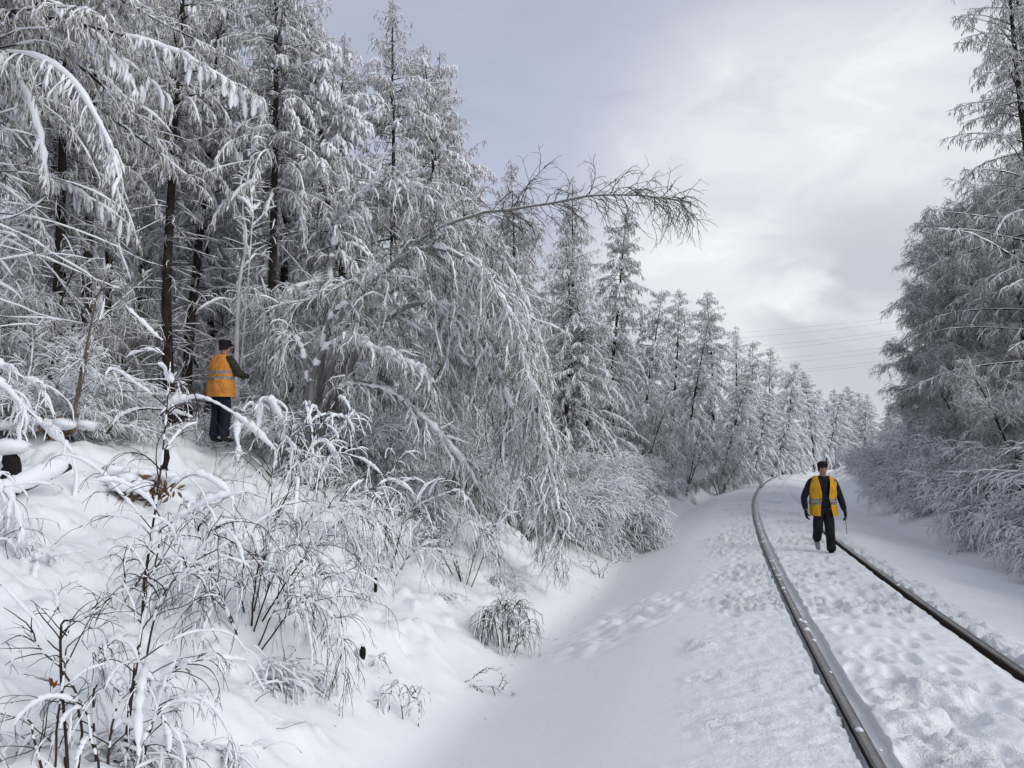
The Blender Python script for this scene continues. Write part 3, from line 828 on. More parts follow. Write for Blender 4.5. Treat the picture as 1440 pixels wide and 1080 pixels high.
right_tree("birch_tree", BROAD[0], 1407, 34.0, 300, 9.5, "birch rising behind the dense rimed one on the far side", 5.0)
right_tree("birch_tree", BROAD[0], 1432, 17.5, 455, 9.5, "low broad birch right behind the nearest shrubs", 1.2)
right_tree("birch_tree", BROAD[1], 1482, 30.0, 160, 12.0, "tall birch farthest back beside the picture's edge", 0.2)
right_tree("birch_tree", BROAD[0], 1397, 22.0, 440, 9.5, "bushy low birch below the large round-crowned one", 2.9)
right_tree("birch_tree", BROAD[0], 1354, 28.0, 470, 9.5, "bushy low birch at the outer foot of the far-side crowns", 1.9)
right_tree("birch_tree", BROAD[1], 1332, 45.0, 480, 12.0, "small far birch at the narrow end of the right-hand trees", 2.2)
right_tree("birch_tree", BROAD[0], 1314, 60.0, 530, 9.5, "slight rimed birch between the small far birch and the bend", 3.2)
right_tree("birch_tree", BROAD[0], 1342, 75.0, 520, 9.5, "farthest rimed birch of the right-hand trees", 4.2)
right_tree("birch_tree", BROAD[1], 1437, 40.0, 200, 12.0, "tall birch filling the gap behind the large round-crowned one", 1.0)
right_tree("birch_tree", BROAD[1], 1442, 27.0, 150, 12.0, "birch reaching up beside the tall dark larch", 5.5)
k = 0
SL = ["broad", "spreading", "dense", "low", "tangled", "tall", "feathery", "matted"]
rs = []
for t, c, kk, sc in [(8.5, -5.6, 0, .85), (10.3, -5.3, 1, 1.1), (12.2, -5.5, 0, .8), (14.2, -5.2, 1, 1.15), (16.2, -5.6, 0, .85), (18.6, -5.3, 1, 1.2), (21, -5.6, 0, .85), (24, -5.3, 0, .8),
                     (27, -5.5, 0, .85), (31, -5.3, 0, .85), (35, -5.4, 0, .85), (40, -5.3, 0, .85), (46, -5.2, 0, .85), (53, -5.0, 0, .8), (61, -4.9, 0, .8), (70, -4.8, 0, .8),
                     (11.2, -7.5, 0, 1.05), (14.8, -7.7, 0, 1.0), (18.4, -7.6, 0, 1.05), (22.5, -7.6, 0, 1.1), (27.5, -7.6, 0, 1.1), (33, -7.6, 0, 1.1), (40, -7.8, 0, 1.1), (48, -7.4, 0, 1.1), (58, -7.4, 0, 1.1), (68, -7.4, 0, 1.1),
                     (9.3, -6.6, 0, 1.05), (12.9, -6.7, 0, 1.1), (16.6, -6.8, 0, 1.1), (20.2, -6.7, 0, 1.1), (25, -6.9, 0, 1.1), (30, -6.8, 0, 1.1), (13, -9.2, 0, 1.3), (16.5, -10, 0, 1.3), (19, -8.9, 0, 1.3), (21.5, -10.2, 0, 1.3), (27.5, -10.2, 0, 1.35), (35, -10.2, 0, 1.35), (44, -10.2, 0, 1.35), (55, -10.2, 0, 1.35)]:
    c -= .05 + .40 * float(sstep(12, 26, t)) + .5 * float(sstep(14, 24, t)) + 1.6 * float(sstep(28, 60, t)); x, y = ct_to_xy(np.array([c]), np.array([t])); x, y = float(x[0]), float(y[0])
    row = "front row by the track" if c > -6.6 else "second row" if c > -9.5 else "back row under birches"
    dist = "nearest part" if t < 15 else "middle part" if t < 32 else "far part"
    place_tree("snowy_shrub", SHRUB[kk], x, y, f"{SL[k % 8]} snow-lined shrub, {row}, {dist} of the thicket", "thicket of shrubs beyond the right rail", sc * (1.18 if c < -6.7 else 1.0) * (.74 if t < 17 else .9), rngp.uniform(0, 6.28), (0, R(-14)), cat="shrub")
    k += 1
# ------------------------------------------------------------------ bushes on the left bank
lb = [(800, 17.0, 1, 1.1, "arching bush at the foot of the birch curtain"), (835, 19.5, 0, .8, "bush with pale blue-white twigs behind the arching one"), (868, 19.0, 1, 1.2, "bush whose bent twigs point down into the ditch"),
      (905, 23.0, 1, 1.2, "snowy bush hanging over the ditch, middle of the bank"), (880, 25.0, 0, .9, "taller bush at the top of the bank in front of the larches"), (935, 29.0, 1, 1.0, "bush with long arched twigs on the bank"),
      (925, 33.0, 0, .9, "rounded bush near the top of the bank"), (965, 38.0, 1, 1.0, "bush above the narrow part of the ditch"), (985, 46.0, 0, .9, "bush beneath the tall pointed larch"), (1008, 52.0, 1, 1.1, "bush just before the ditch closes"),
      (1035, 62.0, 0, .9, "bush in the row along the far ditch"), (1060, 72.0, 0, .9, "small far bush under the bowed white larch"), (1085, 84.0, 0, 1.0, "far bush beside the bend of the left rail"), (1105, 96.0, 0, 1.0, "far bush near the walking man's shoulder"),
      (1128, 112.0, 0, 1.1, "farthest bush on the outside of the curve"), (745, 17.0, 0, .8, "bush inside the birch curtain"), (765, 21.0, 0, .9, "bush at the foot of the thick dark larch trunk"),
      (600, 14.5, 1, .9, "low bush by the buried stump"), (555, 13.5, 1, .8, "bush on the bank below the bowed birch"), (640, 16.0, 0, .7, "bush in the hollow behind the buried stump"), (480, 14.5, 0, .7, "bush at the roots of the bowed birch"),
      (432, 14.3, 0, .65, "bush to the right of the man in the forest"), (385, 17.0, 0, .6, "bush behind the man in the forest"), (80, 13.0, 0, .7, "bush at the foot of the frosted trunk"), (30, 11.5, 0, .7, "bush behind the snow-covered log"),
      (160, 14.6, 1, .7, "bush among the fallen boughs"), (222, 16.5, 1, .5, "bush left of the man's legs in the forest")]
for (u, d, kk, sc, lab) in lb:
    x = (u - 720) / F * d - (.5 + 1.1 * float(sstep(18, 28, d)) if u > 780 else 0)
    if u > 780: sc *= .84
    place_tree("snowy_shrub", SHRUB[kk], x, d, lab, "bushes on the left bank", sc, rngp.uniform(0, 6.28), (0, R(10)), cat="shrub")

for (c, t, kk, sc, lab) in [(4.9, 25, 1, .9, "low brush on the ditch bank just past the rounded centre bush"), (5.0, 30, 1, .9, "snowy brush on the ditch bank, second clump past the rounded centre bush"), (4.8, 36, 0, .6, "upright brush on the ditch bank halfway to the bend"),
                       (4.9, 43, 1, 1.0, "low arched brush on the ditch bank before the bend"), (4.7, 51, 0, .65, "upright brush on the bank close to where the ditch fades out"), (4.6, 60, 1, 1.1, "arched brush where the ditch fades out at the bend"), (4.6, 72, 0, .7, "brush on the outer shoulder of the far bend")]:
    x, y = ct_to_xy(np.array([c]), np.array([float(t)])); place_tree("snowy_shrub", SHRUB[kk], float(x[0]), float(y[0]), lab, "bushes on the left bank", sc, rngp.uniform(0, 6.28), (0, R(10)), cat="shrub")
# ------------------------------------------------------------------ trees and saplings traced from the photograph, each at its own distance
def stem3(pts, m=40, root=True, sink=0.25):
    """pts: (u, v, d) -> smooth 3D polyline; the first point is dropped onto the ground"""
    w = [list(at(u, v, d)) for (u, v, d) in pts]
    if root: w[0][2] = ground(w[0][0], w[0][1]) - sink
    return smooth_curve(w, m)
def radii(m, r0, r1, p=0.8): return r1 + (r0 - r1) * (1 - np.linspace(0, 1, m)) ** p

M_GREYTWIG = frosted("grey_twig_bark", (0.07, 0.062, 0.062), SNOW, 0.75, 0.2, 0.6, 9.0, (0.13, 0.11, 0.105))
def bowed_birch():
    rng = np.random.default_rng(900)
    gt = Geo(); g = Geo(); s = Geo()
    # (points, r0, r1, hanging twigs per metre, their length, gravity, snow, t0)
    stems = [
     ([(440, 640, 13.4), (452, 540, 13.3), (500, 430, 13.0), (575, 345, 12.6), (660, 303, 12.2), (740, 290, 12.0), (830, 276, 11.7), (905, 276, 11.5), (962, 284, 11.4)], .045, .007, 10, 1.05, 1.2, .5, .36),
     ([(446, 645, 13.3), (470, 500, 13.0), (530, 395, 12.6), (600, 350, 12.2), (665, 370, 11.9), (715, 430, 11.7), (748, 530, 11.5), (775, 640, 11.4), (796, 750, 11.3)], .07, .008, 13, 1.25, 3.0, 1.1, .2),
     ([(452, 645, 13.5), (490, 520, 13.2), (560, 440, 12.8), (630, 430, 12.4), (690, 490, 12.1), (725, 570, 11.9), (750, 650, 11.8), (785, 745, 11.7)], .065, .008, 14, 1.3, 3.0, 1.2, .15),
     ([(448, 640, 13.6), (500, 470, 13.6), (585, 395, 13.5), (670, 395, 13.3), (735, 460, 13.1), (762, 560, 13.0), (785, 680, 12.9)], .05, .008, 11, 1.2, 2.8, .8, .25),
     ([(436, 640, 13.2), (440, 530, 12.9), (480, 480, 12.6), (540, 500, 12.3), (585, 522, 12.1), (606, 548, 12.0)], .055, .012, 8, .8, 2.8, 2.2, .3),
     ([(450, 640, 13.6), (455, 480, 13.4), (500, 430, 13.2), (570, 455, 12.9), (625, 490, 12.7), (655, 520, 12.6)], .05, .010, 9, 1.3, 2.8, 1.9, .3),
     ([(446, 640, 13.8), (470, 470, 13.9), (500, 395, 13.9), (450, 410, 13.7), (408, 432, 13.8), (385, 465, 13.9), (378, 500, 13.9)], .06, .008, 13, 1.1, 2.6, 1.2, .3),
     ([(440, 640, 14.0), (462, 430, 14.2), (478, 330, 14.2), (512, 280, 14.1), (556, 262, 14.0), (600, 285, 13.8), (640, 330, 13.7)], .06, .008, 14, 1.3, 3.0, 1.7, .3),
     ([(452, 640, 14.3), (500, 500, 14.4), (570, 350, 14.5), (640, 320, 14.4), (700, 350, 14.2), (750, 430, 14.0), (780, 520, 13.8)], .045, .008, 9, 1.0, 2.6, .9, .35),
     ([(442, 645, 13.0), (455, 560, 12.8), (520, 540, 12.5), (590, 580, 12.2), (650, 640, 12.0), (690, 700, 11.9)], .045, .008, 12, .9, 2.6, 1.1, .25),
     ([(440, 640, 13.2), (430, 520, 13.0), (415, 475, 13.1), (398, 478, 13.1), (388, 510, 13.1)], .045, .008, 11, .8, 2.6, 1.3, .35),
    ]
    for si, (pts, r0, r1, dens, hl, gr, sn, t0) in enumerate(stems):
        P = stem3(pts, 46); ln = np.linalg.norm(np.diff(P[0], axis=0), axis=1).sum()
        # small natural wander
        P = P + np.cumsum(rng.normal(0, .007, P.shape), 1)
        gt.tubes(P, radii(46, r0, r1), 6, 1 if si == 0 else 0)
        if si: s.sleeves(resample(P, 70)[:, 8:], 0.020 + 0.020 * sn, 6, 0, rng, 0.55)
        n = int(ln * dens); par, t, p, tn = children(P, np.array([n]), t0, 1.0, rng)
        L = hl * rng.uniform(.35, 1.15, n) * (1 - .35 * t)
        bare = si == 0
        grv = np.where(t > .5, .9, gr) if bare else gr * rng.uniform(.15, 1.0, n)
        d1 = side_dir(tn, rng, .05 if bare else .1, .8 if bare else 1.1, .95 if bare else .75, .15)
        sec = grow(p, d1, L, 14, grv, .13, rng)
        g.tubes(sec, taper(14, .0075 if bare else .0095, .003), 4, 1 if bare else 0)
        if not bare:
            k = rng.uniform(0, 1, n) < .8
            s.sleeves(sec[k][:, 1:], (rng.uniform(.008, .018, k.sum()) * (0.6 + .5 * sn))[:, None], 4, 0, rng, .5)
        par2, t2, p2, tn2 = children(sec, np.maximum(3, (L * (8 if bare else 17)).astype(int)), .1, 1, rng)
        L2 = rng.uniform(.12, .5, len(par2)) * (1.0 if bare else .62)
        ter = grow(p2, side_dir(tn2, rng, .0, .9, .55, .1), L2, 6, (grv[par2] if bare else rng.uniform(.5, 2.6, len(par2))), .18, rng)
        g.tubes(ter, taper(6, .0056, .0026), 3, 1 if bare else 0)
        if not bare:
            k = rng.uniform(0, 1, len(ter)) < .38
            s.sleeves(ter[k], (rng.uniform(.004, .010, k.sum()))[:, None], 4, 0, rng, .4)
        par3, t3, p3, tn3 = children(ter, np.maximum(2, (L2 * 11).astype(int)), .15, 1, rng)
        q = grow(p3, side_dir(tn3, rng, 0, .9, .6, .1), rng.uniform(.05, .22, len(par3)), 4, .6 if bare else 2.0, .15, rng)
        if bare: q = q[::2]
        g.tubes(q, taper(4, .0030 if bare else .0042, .0018), 3, 1 if bare else 2)
    root = at(446, 640, 13.4); z = ground(root.x, root.y)
    o = empty("birch_tree", (root.x, root.y, z))
    tag(o, "great bowed birch arching down over the bank, one bare limb reaching into the sky", "tree")
    for nm, me in (("trunk", gt.mesh("bowed_birch_stems", [M_GREYSTEM, M_GREYSTEM])), ("crown", g.mesh("bowed_birch_twigs", [M_BRANCH, M_GREYTWIG, M_TWIG])), ("snow_load", s.mesh("bowed_birch_snow", [M_LOAD]))):
        c = link(nm, me, o); c.location = (-root.x, -root.y, -z)
bowed_birch()

def sapling(name, label, stems, twigs=9, tl=.5, grav=1.2, fine=6, snow=.5, srad=.016, seed=1, cat="sapling", group=None, bark=None, t0=.2, r=.008, up=.15, sinks=.2, rootless=False, heavy=0.35):
    """thin-stemmed young tree or bush: dark whips, hanging twigs, snow sleeves clinging to some of them"""
    rng = np.random.default_rng(seed); g = Geo(); s = Geo(); base = None
    f0 = stems[0][0] if isinstance(stems[0][0], list) else stems[0]
    dd = 0.0 if rootless else hit(f0[0][0], f0[0][1]).y - f0[0][2]
    fs = (f0[0][2] + dd) / f0[0][2]
    for st in stems:
        pts, rr = (st[0], st[1]) if isinstance(st[0], list) else (st, r)
        pts = [(a, b, c * fs) for a, b, c in pts]
        P = stem3(pts, 30, not rootless, sinks)
        if base is None: base = P[0, 0].copy()
        ln = np.linalg.norm(np.diff(P[0], axis=0), axis=1).sum()
        P = P + np.cumsum(rng.normal(0, .0035, P.shape), 1)
        g.tubes(P, radii(30, rr, .0018, 1.0), 6, 0)
        # snow caught in the forks and along leaning parts
        hor = 1 - abs(norm(P[0, -1] - P[0, 0])[2])
        s.sleeves(resample(P[:, 4:], 40), 0.004 + srad * (0.25 + 1.1 * hor) * snow, 6, 0, rng, .8)
        n = max(3, int(ln * twigs)); par, t, p, tn = children(P, np.array([n]), t0, 1, rng)
        L = tl * rng.uniform(.5, 1.7, n) * (1.1 - .5 * t)
        sec = grow(p, side_dir(tn, rng, up, .8, .7, .2), L, 12, grav * rng.uniform(.3, 1.9, n), .10, rng)
        g.tubes(sec, taper(12, .0042, .0014), 4, 0)
        k = rng.uniform(0, 1, n) < snow
        if k.any():
            sl = resample(sec[k], 14)[:, 2:]
            hv = (rng.uniform(0, 1, k.sum()) < heavy)
            rr_ = srad * rng.uniform(.25, .75, k.sum()) * (1 + .8 * hv)
            s.sleeves(resample(sl, 22), rr_[:, None], 7, 0, rng, .42, True, .45)
        par2, t2, p2, tn2 = children(sec, np.maximum(1, (L * fine).astype(int)), .15, 1, rng)
        L2 = rng.uniform(.12, .6, len(par2)) * tl * 1.2
        ter = grow(p2, side_dir(tn2, rng, .05, .9, .6, .1), L2, 7, grav * rng.uniform(.3, 1.8, len(par2)), .12, rng)
        g.tubes(ter, taper(7, .0026, .0011), 3, 0)
        k = rng.uniform(0, 1, len(ter)) < snow * .8
        if k.any(): s.sleeves(resample(ter[k], 12), (srad * .30 * rng.uniform(.4, 1.3, k.sum()))[:, None], 5, 0, rng, .45, True, .4)
        par3, t3, p3, tn3 = children(ter, np.full(len(ter), 2), .2, 1, rng)
        q = grow(p3, side_dir(tn3, rng, .05, .9, .6, .1), rng.uniform(.03, .1, len(par3)), 4, grav, .12, rng)
        g.tubes(q, taper(4, .0018, .0009), 3, 0)
    b = (float(base[0]), float(base[1]), float(base[2]) + sinks)
    o = empty(name, b)
    tag(o, label, cat, group)
    for nm, me in (("branches", g.mesh(name + "_wood", [bark or M_DARKTWIG])), ("snow_load", s.mesh(name + "_snow", [M_LOAD]))):
        c = link(nm, me, o); c.location = (-b[0], -b[1], -b[2])
    return o
GS = "snow-hung saplings on the near bank"
sapling("sapling", "tallest thin dark sapling, its straight whip rising left of the man in the forest", 
        [([(168, 1075, 4.5), (196, 900, 4.5), (214, 760, 4.55), (228, 660, 4.6), (237, 560, 4.6), (240, 480, 4.65)], .011), [(172, 1075, 4.5), (200, 880, 4.4), (222, 760, 4.35), (240, 690, 4.3)],
         [(186, 1000, 4.6), (215, 880, 4.5), (262, 800, 4.4), (300, 742, 4.3)]], 9, .5, 1.6, 7, .5, .016, 11, group=GS)
sapling("sapling", "bush of dark whips in the middle of the near bank, thick with curled snow sleeves",
        [([(352, 880, 6.3), (362, 800, 6.3), (400, 700, 6.3), (440, 615, 6.3), (470, 560, 6.3)], .010), [(350, 882, 6.3), (392, 790, 6.2), (450, 720, 6.1), (520, 690, 6.0)], [(348, 880, 6.4), (330, 790, 6.4), (305, 720, 6.4)],
         [(346, 885, 6.3), (300, 820, 6.1), (250, 790, 6.0), (215, 800, 5.9)], [(354, 880, 6.2), (400, 830, 6.1), (450, 810, 6.0), (480, 860, 5.9)], [(352, 880, 6.5), (376, 740, 6.5), (384, 640, 6.5), (420, 600, 6.5)],
         [(356, 880, 6.4), (430, 780, 6.4), (490, 730, 6.4), (530, 740, 6.4)], [(346, 880, 6.2), (312, 850, 6.0), (270, 880, 5.9)], [(340, 870, 6.2), (290, 780, 6.2), (268, 700, 6.2)], [(356, 884, 6.2), (420, 850, 6.0), (470, 870, 5.9), (490, 920, 5.85)]], 15, .55, 2.0, 9, .6, .016, 12, group=GS, heavy=.25)
sapling("sapling", "forked bare sapling low in the near corner holding one withered brown leaf",
        [([(76, 1078, 3.75), (78, 990, 3.75), (84, 920, 3.75), (80, 868, 3.75), (44, 854, 3.75)], .006), [(108, 1078, 3.8), (116, 1010, 3.8), (92, 945, 3.8), (62, 915, 3.8), (38, 880, 3.8)],
         [(112, 1060, 3.8), (84, 1050, 3.8), (30, 1062, 3.8), (0, 1075, 3.8)], [(78, 1040, 3.7), (40, 1020, 3.7), (0, 1000, 3.7)], [(100, 1078, 3.8), (86, 900, 3.75), (120, 870, 3.7), (165, 835, 3.7), (195, 822, 3.7)]], 7, .30, .5, 5, .25, .012, 13, group=GS)
sapling("sapling", "tangle of snow-caked twigs at the very foot of the tallest thin dark sapling",
        [[(150, 1075, 4.2), (165, 1000, 4.2), (190, 960, 4.2)], [(160, 1080, 4.1), (120, 1010, 4.1), (96, 990, 4.1)], [(170, 1080, 4.2), (220, 1010, 4.2), (250, 1020, 4.2)], [(140, 1080, 4.3), (128, 950, 4.3), (150, 900, 4.3)],
         [(180, 1080, 4.3), (235, 960, 4.3), (282, 930, 4.3)]], 12, .32, 2.4, 8, .75, .019, 14, group=GS, heavy=.4)
sapling("sapling", "drooping twigs with long snow sleeves hanging in at the picture's side below the log",
        [[(-40, 760, 4.6), (-20, 700, 4.6), (8, 690, 4.6), (26, 740, 4.6), (28, 800, 4.6)], [(-44, 780, 4.6), (0, 800, 4.6), (50, 785, 4.6), (122, 770, 4.6)], [(-40, 790, 4.6), (5, 760, 4.6), (40, 800, 4.6), (66, 830, 4.6)],
         [(-50, 700, 4.7), (-10, 660, 4.7), (14, 720, 4.7), (20, 780, 4.7)]], 9, .34, 2.2, 6, .75, .022, 15, group=GS, heavy=.6)
sapling("sapling", "arching bush of fine dark twigs on the bank, right of the curled snow sleeves",
        [([(540, 800, 7.6), (520, 740, 7.6), (500, 690, 7.6), (470, 670, 7.6)], .008), [(545, 800, 7.6), (570, 730, 7.5), (610, 700, 7.4), (650, 690, 7.3)], [(540, 800, 7.5), (480, 760, 7.4), (430, 770, 7.3)], [(548, 806, 7.6), (590, 770, 7.4), (625, 790, 7.3)],
         [(538, 800, 7.8), (545, 700, 7.8), (560, 640, 7.8)], [(535, 806, 7.6), (500, 790, 7.4), (480, 830, 7.3)]], 15, .50, 1.7, 9, .5, .015, 16, group=GS)
sapling("sapling", "stooping bush with combed-down fine twigs beside the long bare stick on the bank",
        [([(655, 822, 9.0), (640, 780, 9.0), (622, 750, 9.0), (600, 730, 9.0)], .009), [(655, 822, 9.0), (630, 760, 8.9), (660, 735, 8.8), (695, 770, 8.7)], [(652, 820, 9.1), (600, 745, 9.0), (560, 740, 8.9), (545, 770, 8.8)],
         [(655, 822, 8.9), (690, 760, 9.2), (720, 700, 9.4), (740, 670, 9.5)], [(650, 822, 9.0), (680, 745, 8.8), (694, 790, 8.7)]], 13, .42, 2.4, 8, .5, .016, 17, group=GS)
sapling("sapling", "small clump of dense hanging twigs under a dome of snow near the ditch",
        [[(715, 912, 7.3), (712, 870, 7.3), (700, 850, 7.3), (688, 880, 7.2)], [(715, 912, 7.3), (718, 868, 7.3), (730, 850, 7.3), (742, 880, 7.2)], [(712, 912, 7.3), (705, 865, 7.2), (716, 848, 7.2), (722, 880, 7.1)], [(708, 910, 7.3), (695, 870, 7.2), (684, 862, 7.2), (680, 890, 7.1)],
         [(718, 910, 7.3), (732, 890, 7.1), (746, 870, 7.0)]], 34, .26, 2.6, 12, .5, .011, 18, group=GS)
sapling("sapling", "few snapped twigs poking out of the snow beside the smooth ditch",
        [[(650, 960, 6.4), (668, 950, 6.4), (690, 938, 6.4)], [(655, 962, 6.4), (690, 968, 6.3), (728, 975, 6.2)], [(658, 955, 6.4), (672, 970, 6.3), (678, 985, 6.3)]], 16, .14, .5, 8, .2, .006, 19, group=GS, r=.004, sinks=.03)
sapling("sapling", "small spray of bare twigs where the bank meets the ditch below the arching bush",
        [[(845, 812, 13.0), (832, 800, 13.0), (822, 795, 13.0)], [(845, 812, 13.0), (850, 800, 13.0), (868, 790, 13.0)], [(845, 812, 13.0), (840, 798, 12.9), (838, 785, 12.9)]], 12, .25, .3, 8, .4, .012, 20, group=GS, r=.010)
sapling("sapling", "little arched shoots half buried low on the near bank below the black stub",
        [[(545, 1000, 5.5), (550, 970, 5.5), (566, 962, 5.5), (580, 985, 5.5)], [(590, 1020, 5.5), (588, 985, 5.5), (586, 972, 5.5)], [(575, 1010, 5.5), (560, 975, 5.5), (540, 972, 5.5), (532, 995, 5.4)]], 14, .16, 1.8, 8, .6, .010, 21, group=GS, r=.005)
sapling("sapling", "pair of shoots beside the black stub on the near bank",
        [[(515, 935, 6.1), (530, 925, 6.1), (540, 945, 6.1)], [(512, 935, 6.1), (490, 960, 6.0), (505, 985, 5.9)]], 12, .18, 1.8, 8, .5, .012, 22, group=GS, r=.006)
sapling("sapling", "bare leaning sapling with a tan trunk standing before the black-trunked larch",
        [([(98, 612, 10.6), (108, 560, 10.6), (120, 500, 10.6), (134, 430, 10.6), (150, 385, 10.6), (168, 330, 10.6)], .030), [(112, 560, 10.6), (128, 470, 10.5), (170, 420, 10.5), (215, 380, 10.4)], [(120, 520, 10.6), (126, 450, 10.7), (90, 400, 10.8)]], 5, .7, .5, 4, .3, .020, 23, bark=plain("tan_sapling_bark", (.13, .105, .08), .9), group=None, rootless=True)
sapling("birch_tree", "crooked white birch stem plastered with snow, right of the man's head", 
        [([(331, 610, 15.0), (333, 480, 15.0), (337, 400, 15.0), (346, 340, 15.0), (342, 290, 15.0), (352, 235, 15.0), (358, 180, 15.0)], .055), ([(338, 400, 15.0), (352, 350, 15.0), (356, 300, 15.0), (350, 250, 15.0)], .02)], 3, .6, .8, 5, .7, .035, 24, cat="tree", bark=M_WHITEBARK, up=.3)

for (u, v, sc, lab) in [(55, 1050, .42, "half-buried shrub in the near corner under the forked bare sapling"), (250, 1015, .40, "half-buried snowy shrub right of the twig tangle at the picture's foot"), (325, 925, .42, "half-buried shrub just below the curled-sleeve bush"),
                        (430, 880, .38, "half-buried shrub right of the stems of the curled-sleeve bush"), (300, 830, .45, "snow-smothered shrub behind the curled-sleeve bush"), (485, 815, .42, "snow-smothered shrub left of the arching dark-twigged bush"),
                        (590, 830, .36, "snow-smothered shrub between the arching bush and the stooping bush"), (20, 1000, .40, "half-buried shrub at the edge of the picture beside the forked sapling"), (180, 940, .34, "small shrub sunk in snow behind the twig tangle"),
                        (430, 740, .50, "bushy snow-caked shrub up the bank behind the curled-sleeve bush"), (330, 760, .45, "low shrub on the slope left of the bushy snow-caked one"), (560, 740, .50, "snow-caked shrub on the slope above the arching dark-twigged bush"),
                        (690, 800, .40, "small dome of snowed twigs above the clump near the ditch")]:
    w = hit(u, v); place_tree("snowy_shrub", SHRUB[2], w.x, w.y, lab, "half-buried shrubs on the near bank", sc * 2.1, rngp.uniform(0, 6.28), z=w.z - .06, cat="shrub")

def bough(label, stems, seed, name="fallen_bough", rad=.03, twigs=5, tl=.4, rings=.05, cat="bough", bark=None, grav=1.8):
    rng = np.random.default_rng(seed); g = Geo(); s = Geo(); base = None
    for pts, r in stems:
        P = stem3(pts, 34, False)
        if base is None: base = P[0, 0].copy()
        P = P + np.cumsum(rng.normal(0, .004, P.shape), 1)
        g.tubes(P, radii(34, r, r * .35), 7, 0)
        s.sleeves(resample(P, 60), rad * (1.0 + .5 * np.sin(np.linspace(0, 9, 60)))[None], 8, 0, rng, .28, True, .55)
        ln = np.linalg.norm(np.diff(P[0], axis=0), axis=1).sum()
        n = int(ln * twigs); par, t, p, tn = children(P, np.array([n]), .1, 1, rng)
        L = tl * rng.uniform(.4, 1.2, n)
        sec = grow(p, side_dir(tn, rng, -.1, .8, .7, .1), L * 1.3, 12, grav * rng.uniform(.5, 1.5, n), .13, rng)
        g.tubes(sec, taper(12, .007, .002), 4, 0)
        s.sleeves(sec, (rad * rng.uniform(.15, .65, n))[:, None], 7, 0, rng, .35, True, .4)
        par, t, p, tn = children(sec, np.full(n, 4), .2, 1, rng)
        ter = grow(p, side_dir(tn, rng, 0, .8, .7, .1), rng.uniform(.08, .25, len(par)), 6, grav, .15, rng)
        g.tubes(ter, taper(6, .004, .0015), 3, 0)
        k = rng.uniform(0, 1, len(ter)) < .5
        s.sleeves(ter[k], (rad * .35 * rng.uniform(.5, 1, k.sum()))[:, None], 5, 0, rng, .3)
    o = empty(name, tuple(base))
    tag(o, label, cat)
    for nm, me in (("branches", g.mesh(name + "_wood", [bark or M_BRANCH])), ("snow_load", s.mesh(name + "_snow", [M_LOAD]))):
        c = link(nm, me, o); c.location = tuple(-base)
bough("arched bough in a thick snow sleeve, bending down in front of the man's legs", [([(225, 585, 10.4), (245, 567, 10.4), (285, 560, 10.3), (330, 580, 10.2), (360, 605, 10.1), (392, 634, 10.0)], .02), ([(334, 590, 10.2), (336, 620, 10.1), (334, 645, 10.1)], .012)], 31, rad=.036, twigs=2, tl=.22)
bough("long level bough with snow on it reaching toward the man's vest", [([(158, 548, 11.8), (190, 536, 11.8), (232, 533, 11.8), (268, 540, 11.7)], .018)], 32, rad=.024, twigs=3, tl=.25)
bough("low arched dark bough between the brown leaf heap and the man's legs", [([(150, 610, 10.8), (175, 582, 10.8), (210, 575, 10.7), (250, 582, 10.6), (272, 590, 10.6)], .02)], 33, rad=.024, twigs=3, tl=.22)
bough("snow-covered bough slanting down from the picture's side toward the tan leaning sapling", [([(-30, 520, 8.6), (15, 555, 8.6), (60, 598, 8.6), (108, 640, 8.6)], .02), ([(-20, 500, 9), (30, 530, 9), (70, 545, 9)], .015)], 34, rad=.033, twigs=7, tl=.5)
bough("bent snowy bough just right of the man's boots", [([(362, 610, 11.5), (368, 570, 11.5), (382, 565, 11.4), (398, 590, 11.4)], .012)], 35, rad=.05, twigs=6, tl=.3)
bough("forked snow-thick bough at the foot of the bowed birch", [([(440, 690, 9.6), (470, 640, 9.6), (510, 645, 9.5), (540, 668, 9.4)], .016), ([(430, 700, 9.6), (445, 640, 9.8), (480, 600, 9.8), (500, 570, 9.8)], .014), ([(436, 690, 9.6), (440, 610, 9.9), (430, 560, 10)], .014)], 36, rad=.019, twigs=8, tl=.4)

# ------------------------------------------------------------------ stubs, log, stumps, leaf heap, the withered leaf
M_CHAR = plain("wet_black_wood", (.012, .010, .009), .9, .2, 12, .4, .006)
def stub(u, v0, v1, d, r, label, lean=0.0, cap=.0):
    rng = np.random.default_rng(int(u)); b = hit(u, v0); d = b.y; zt = at(u, v1, d).z; zb = ground(b.x, b.y) - .12
    g = Geo(); n = 7
    P = np.stack([np.linspace(b.x, b.x + lean, n), np.full(n, b.y), np.linspace(zb, zt, n)], -1)[None] + rng.normal(0, r * .10, (1, n, 3))
    rr = r * rng.uniform(.85, 1.1, (1, n)); rr[0, -1] *= .55
    g.tubes(P, rr, 4 if r < .02 else 9, 0)
    V = P[0, -1]
    s = Geo(); s.lumps(np.array([V + np.array([0, 0, r * .2 + cap * .3])]), np.array([max(cap, r * .8)]), rng, 0, 10, 6, np.array([[1.2, 1.1, .55]]))
    o = empty("tree_stub", (b.x, b.y, zb)); tag(o, label, "stump")
    for nm, me in (("trunk", g.mesh("stub_wood", [M_CHAR])), ("snow_cap", s.mesh("stub_snow", [M_LOAD]))):
        c = link(nm, me, o); c.location = (-b.x, -b.y, -zb)
stub(510, 930, 908, 6.1, .026, "short black stub poking from the snow low on the near bank")
stub(528, 835, 812, 7.5, .022, "black stub under the arching bush of fine dark twigs")
stub(228, 690, 632, 8.2, .045, "black broken stump beside the brown leaf heap", .03, .05)
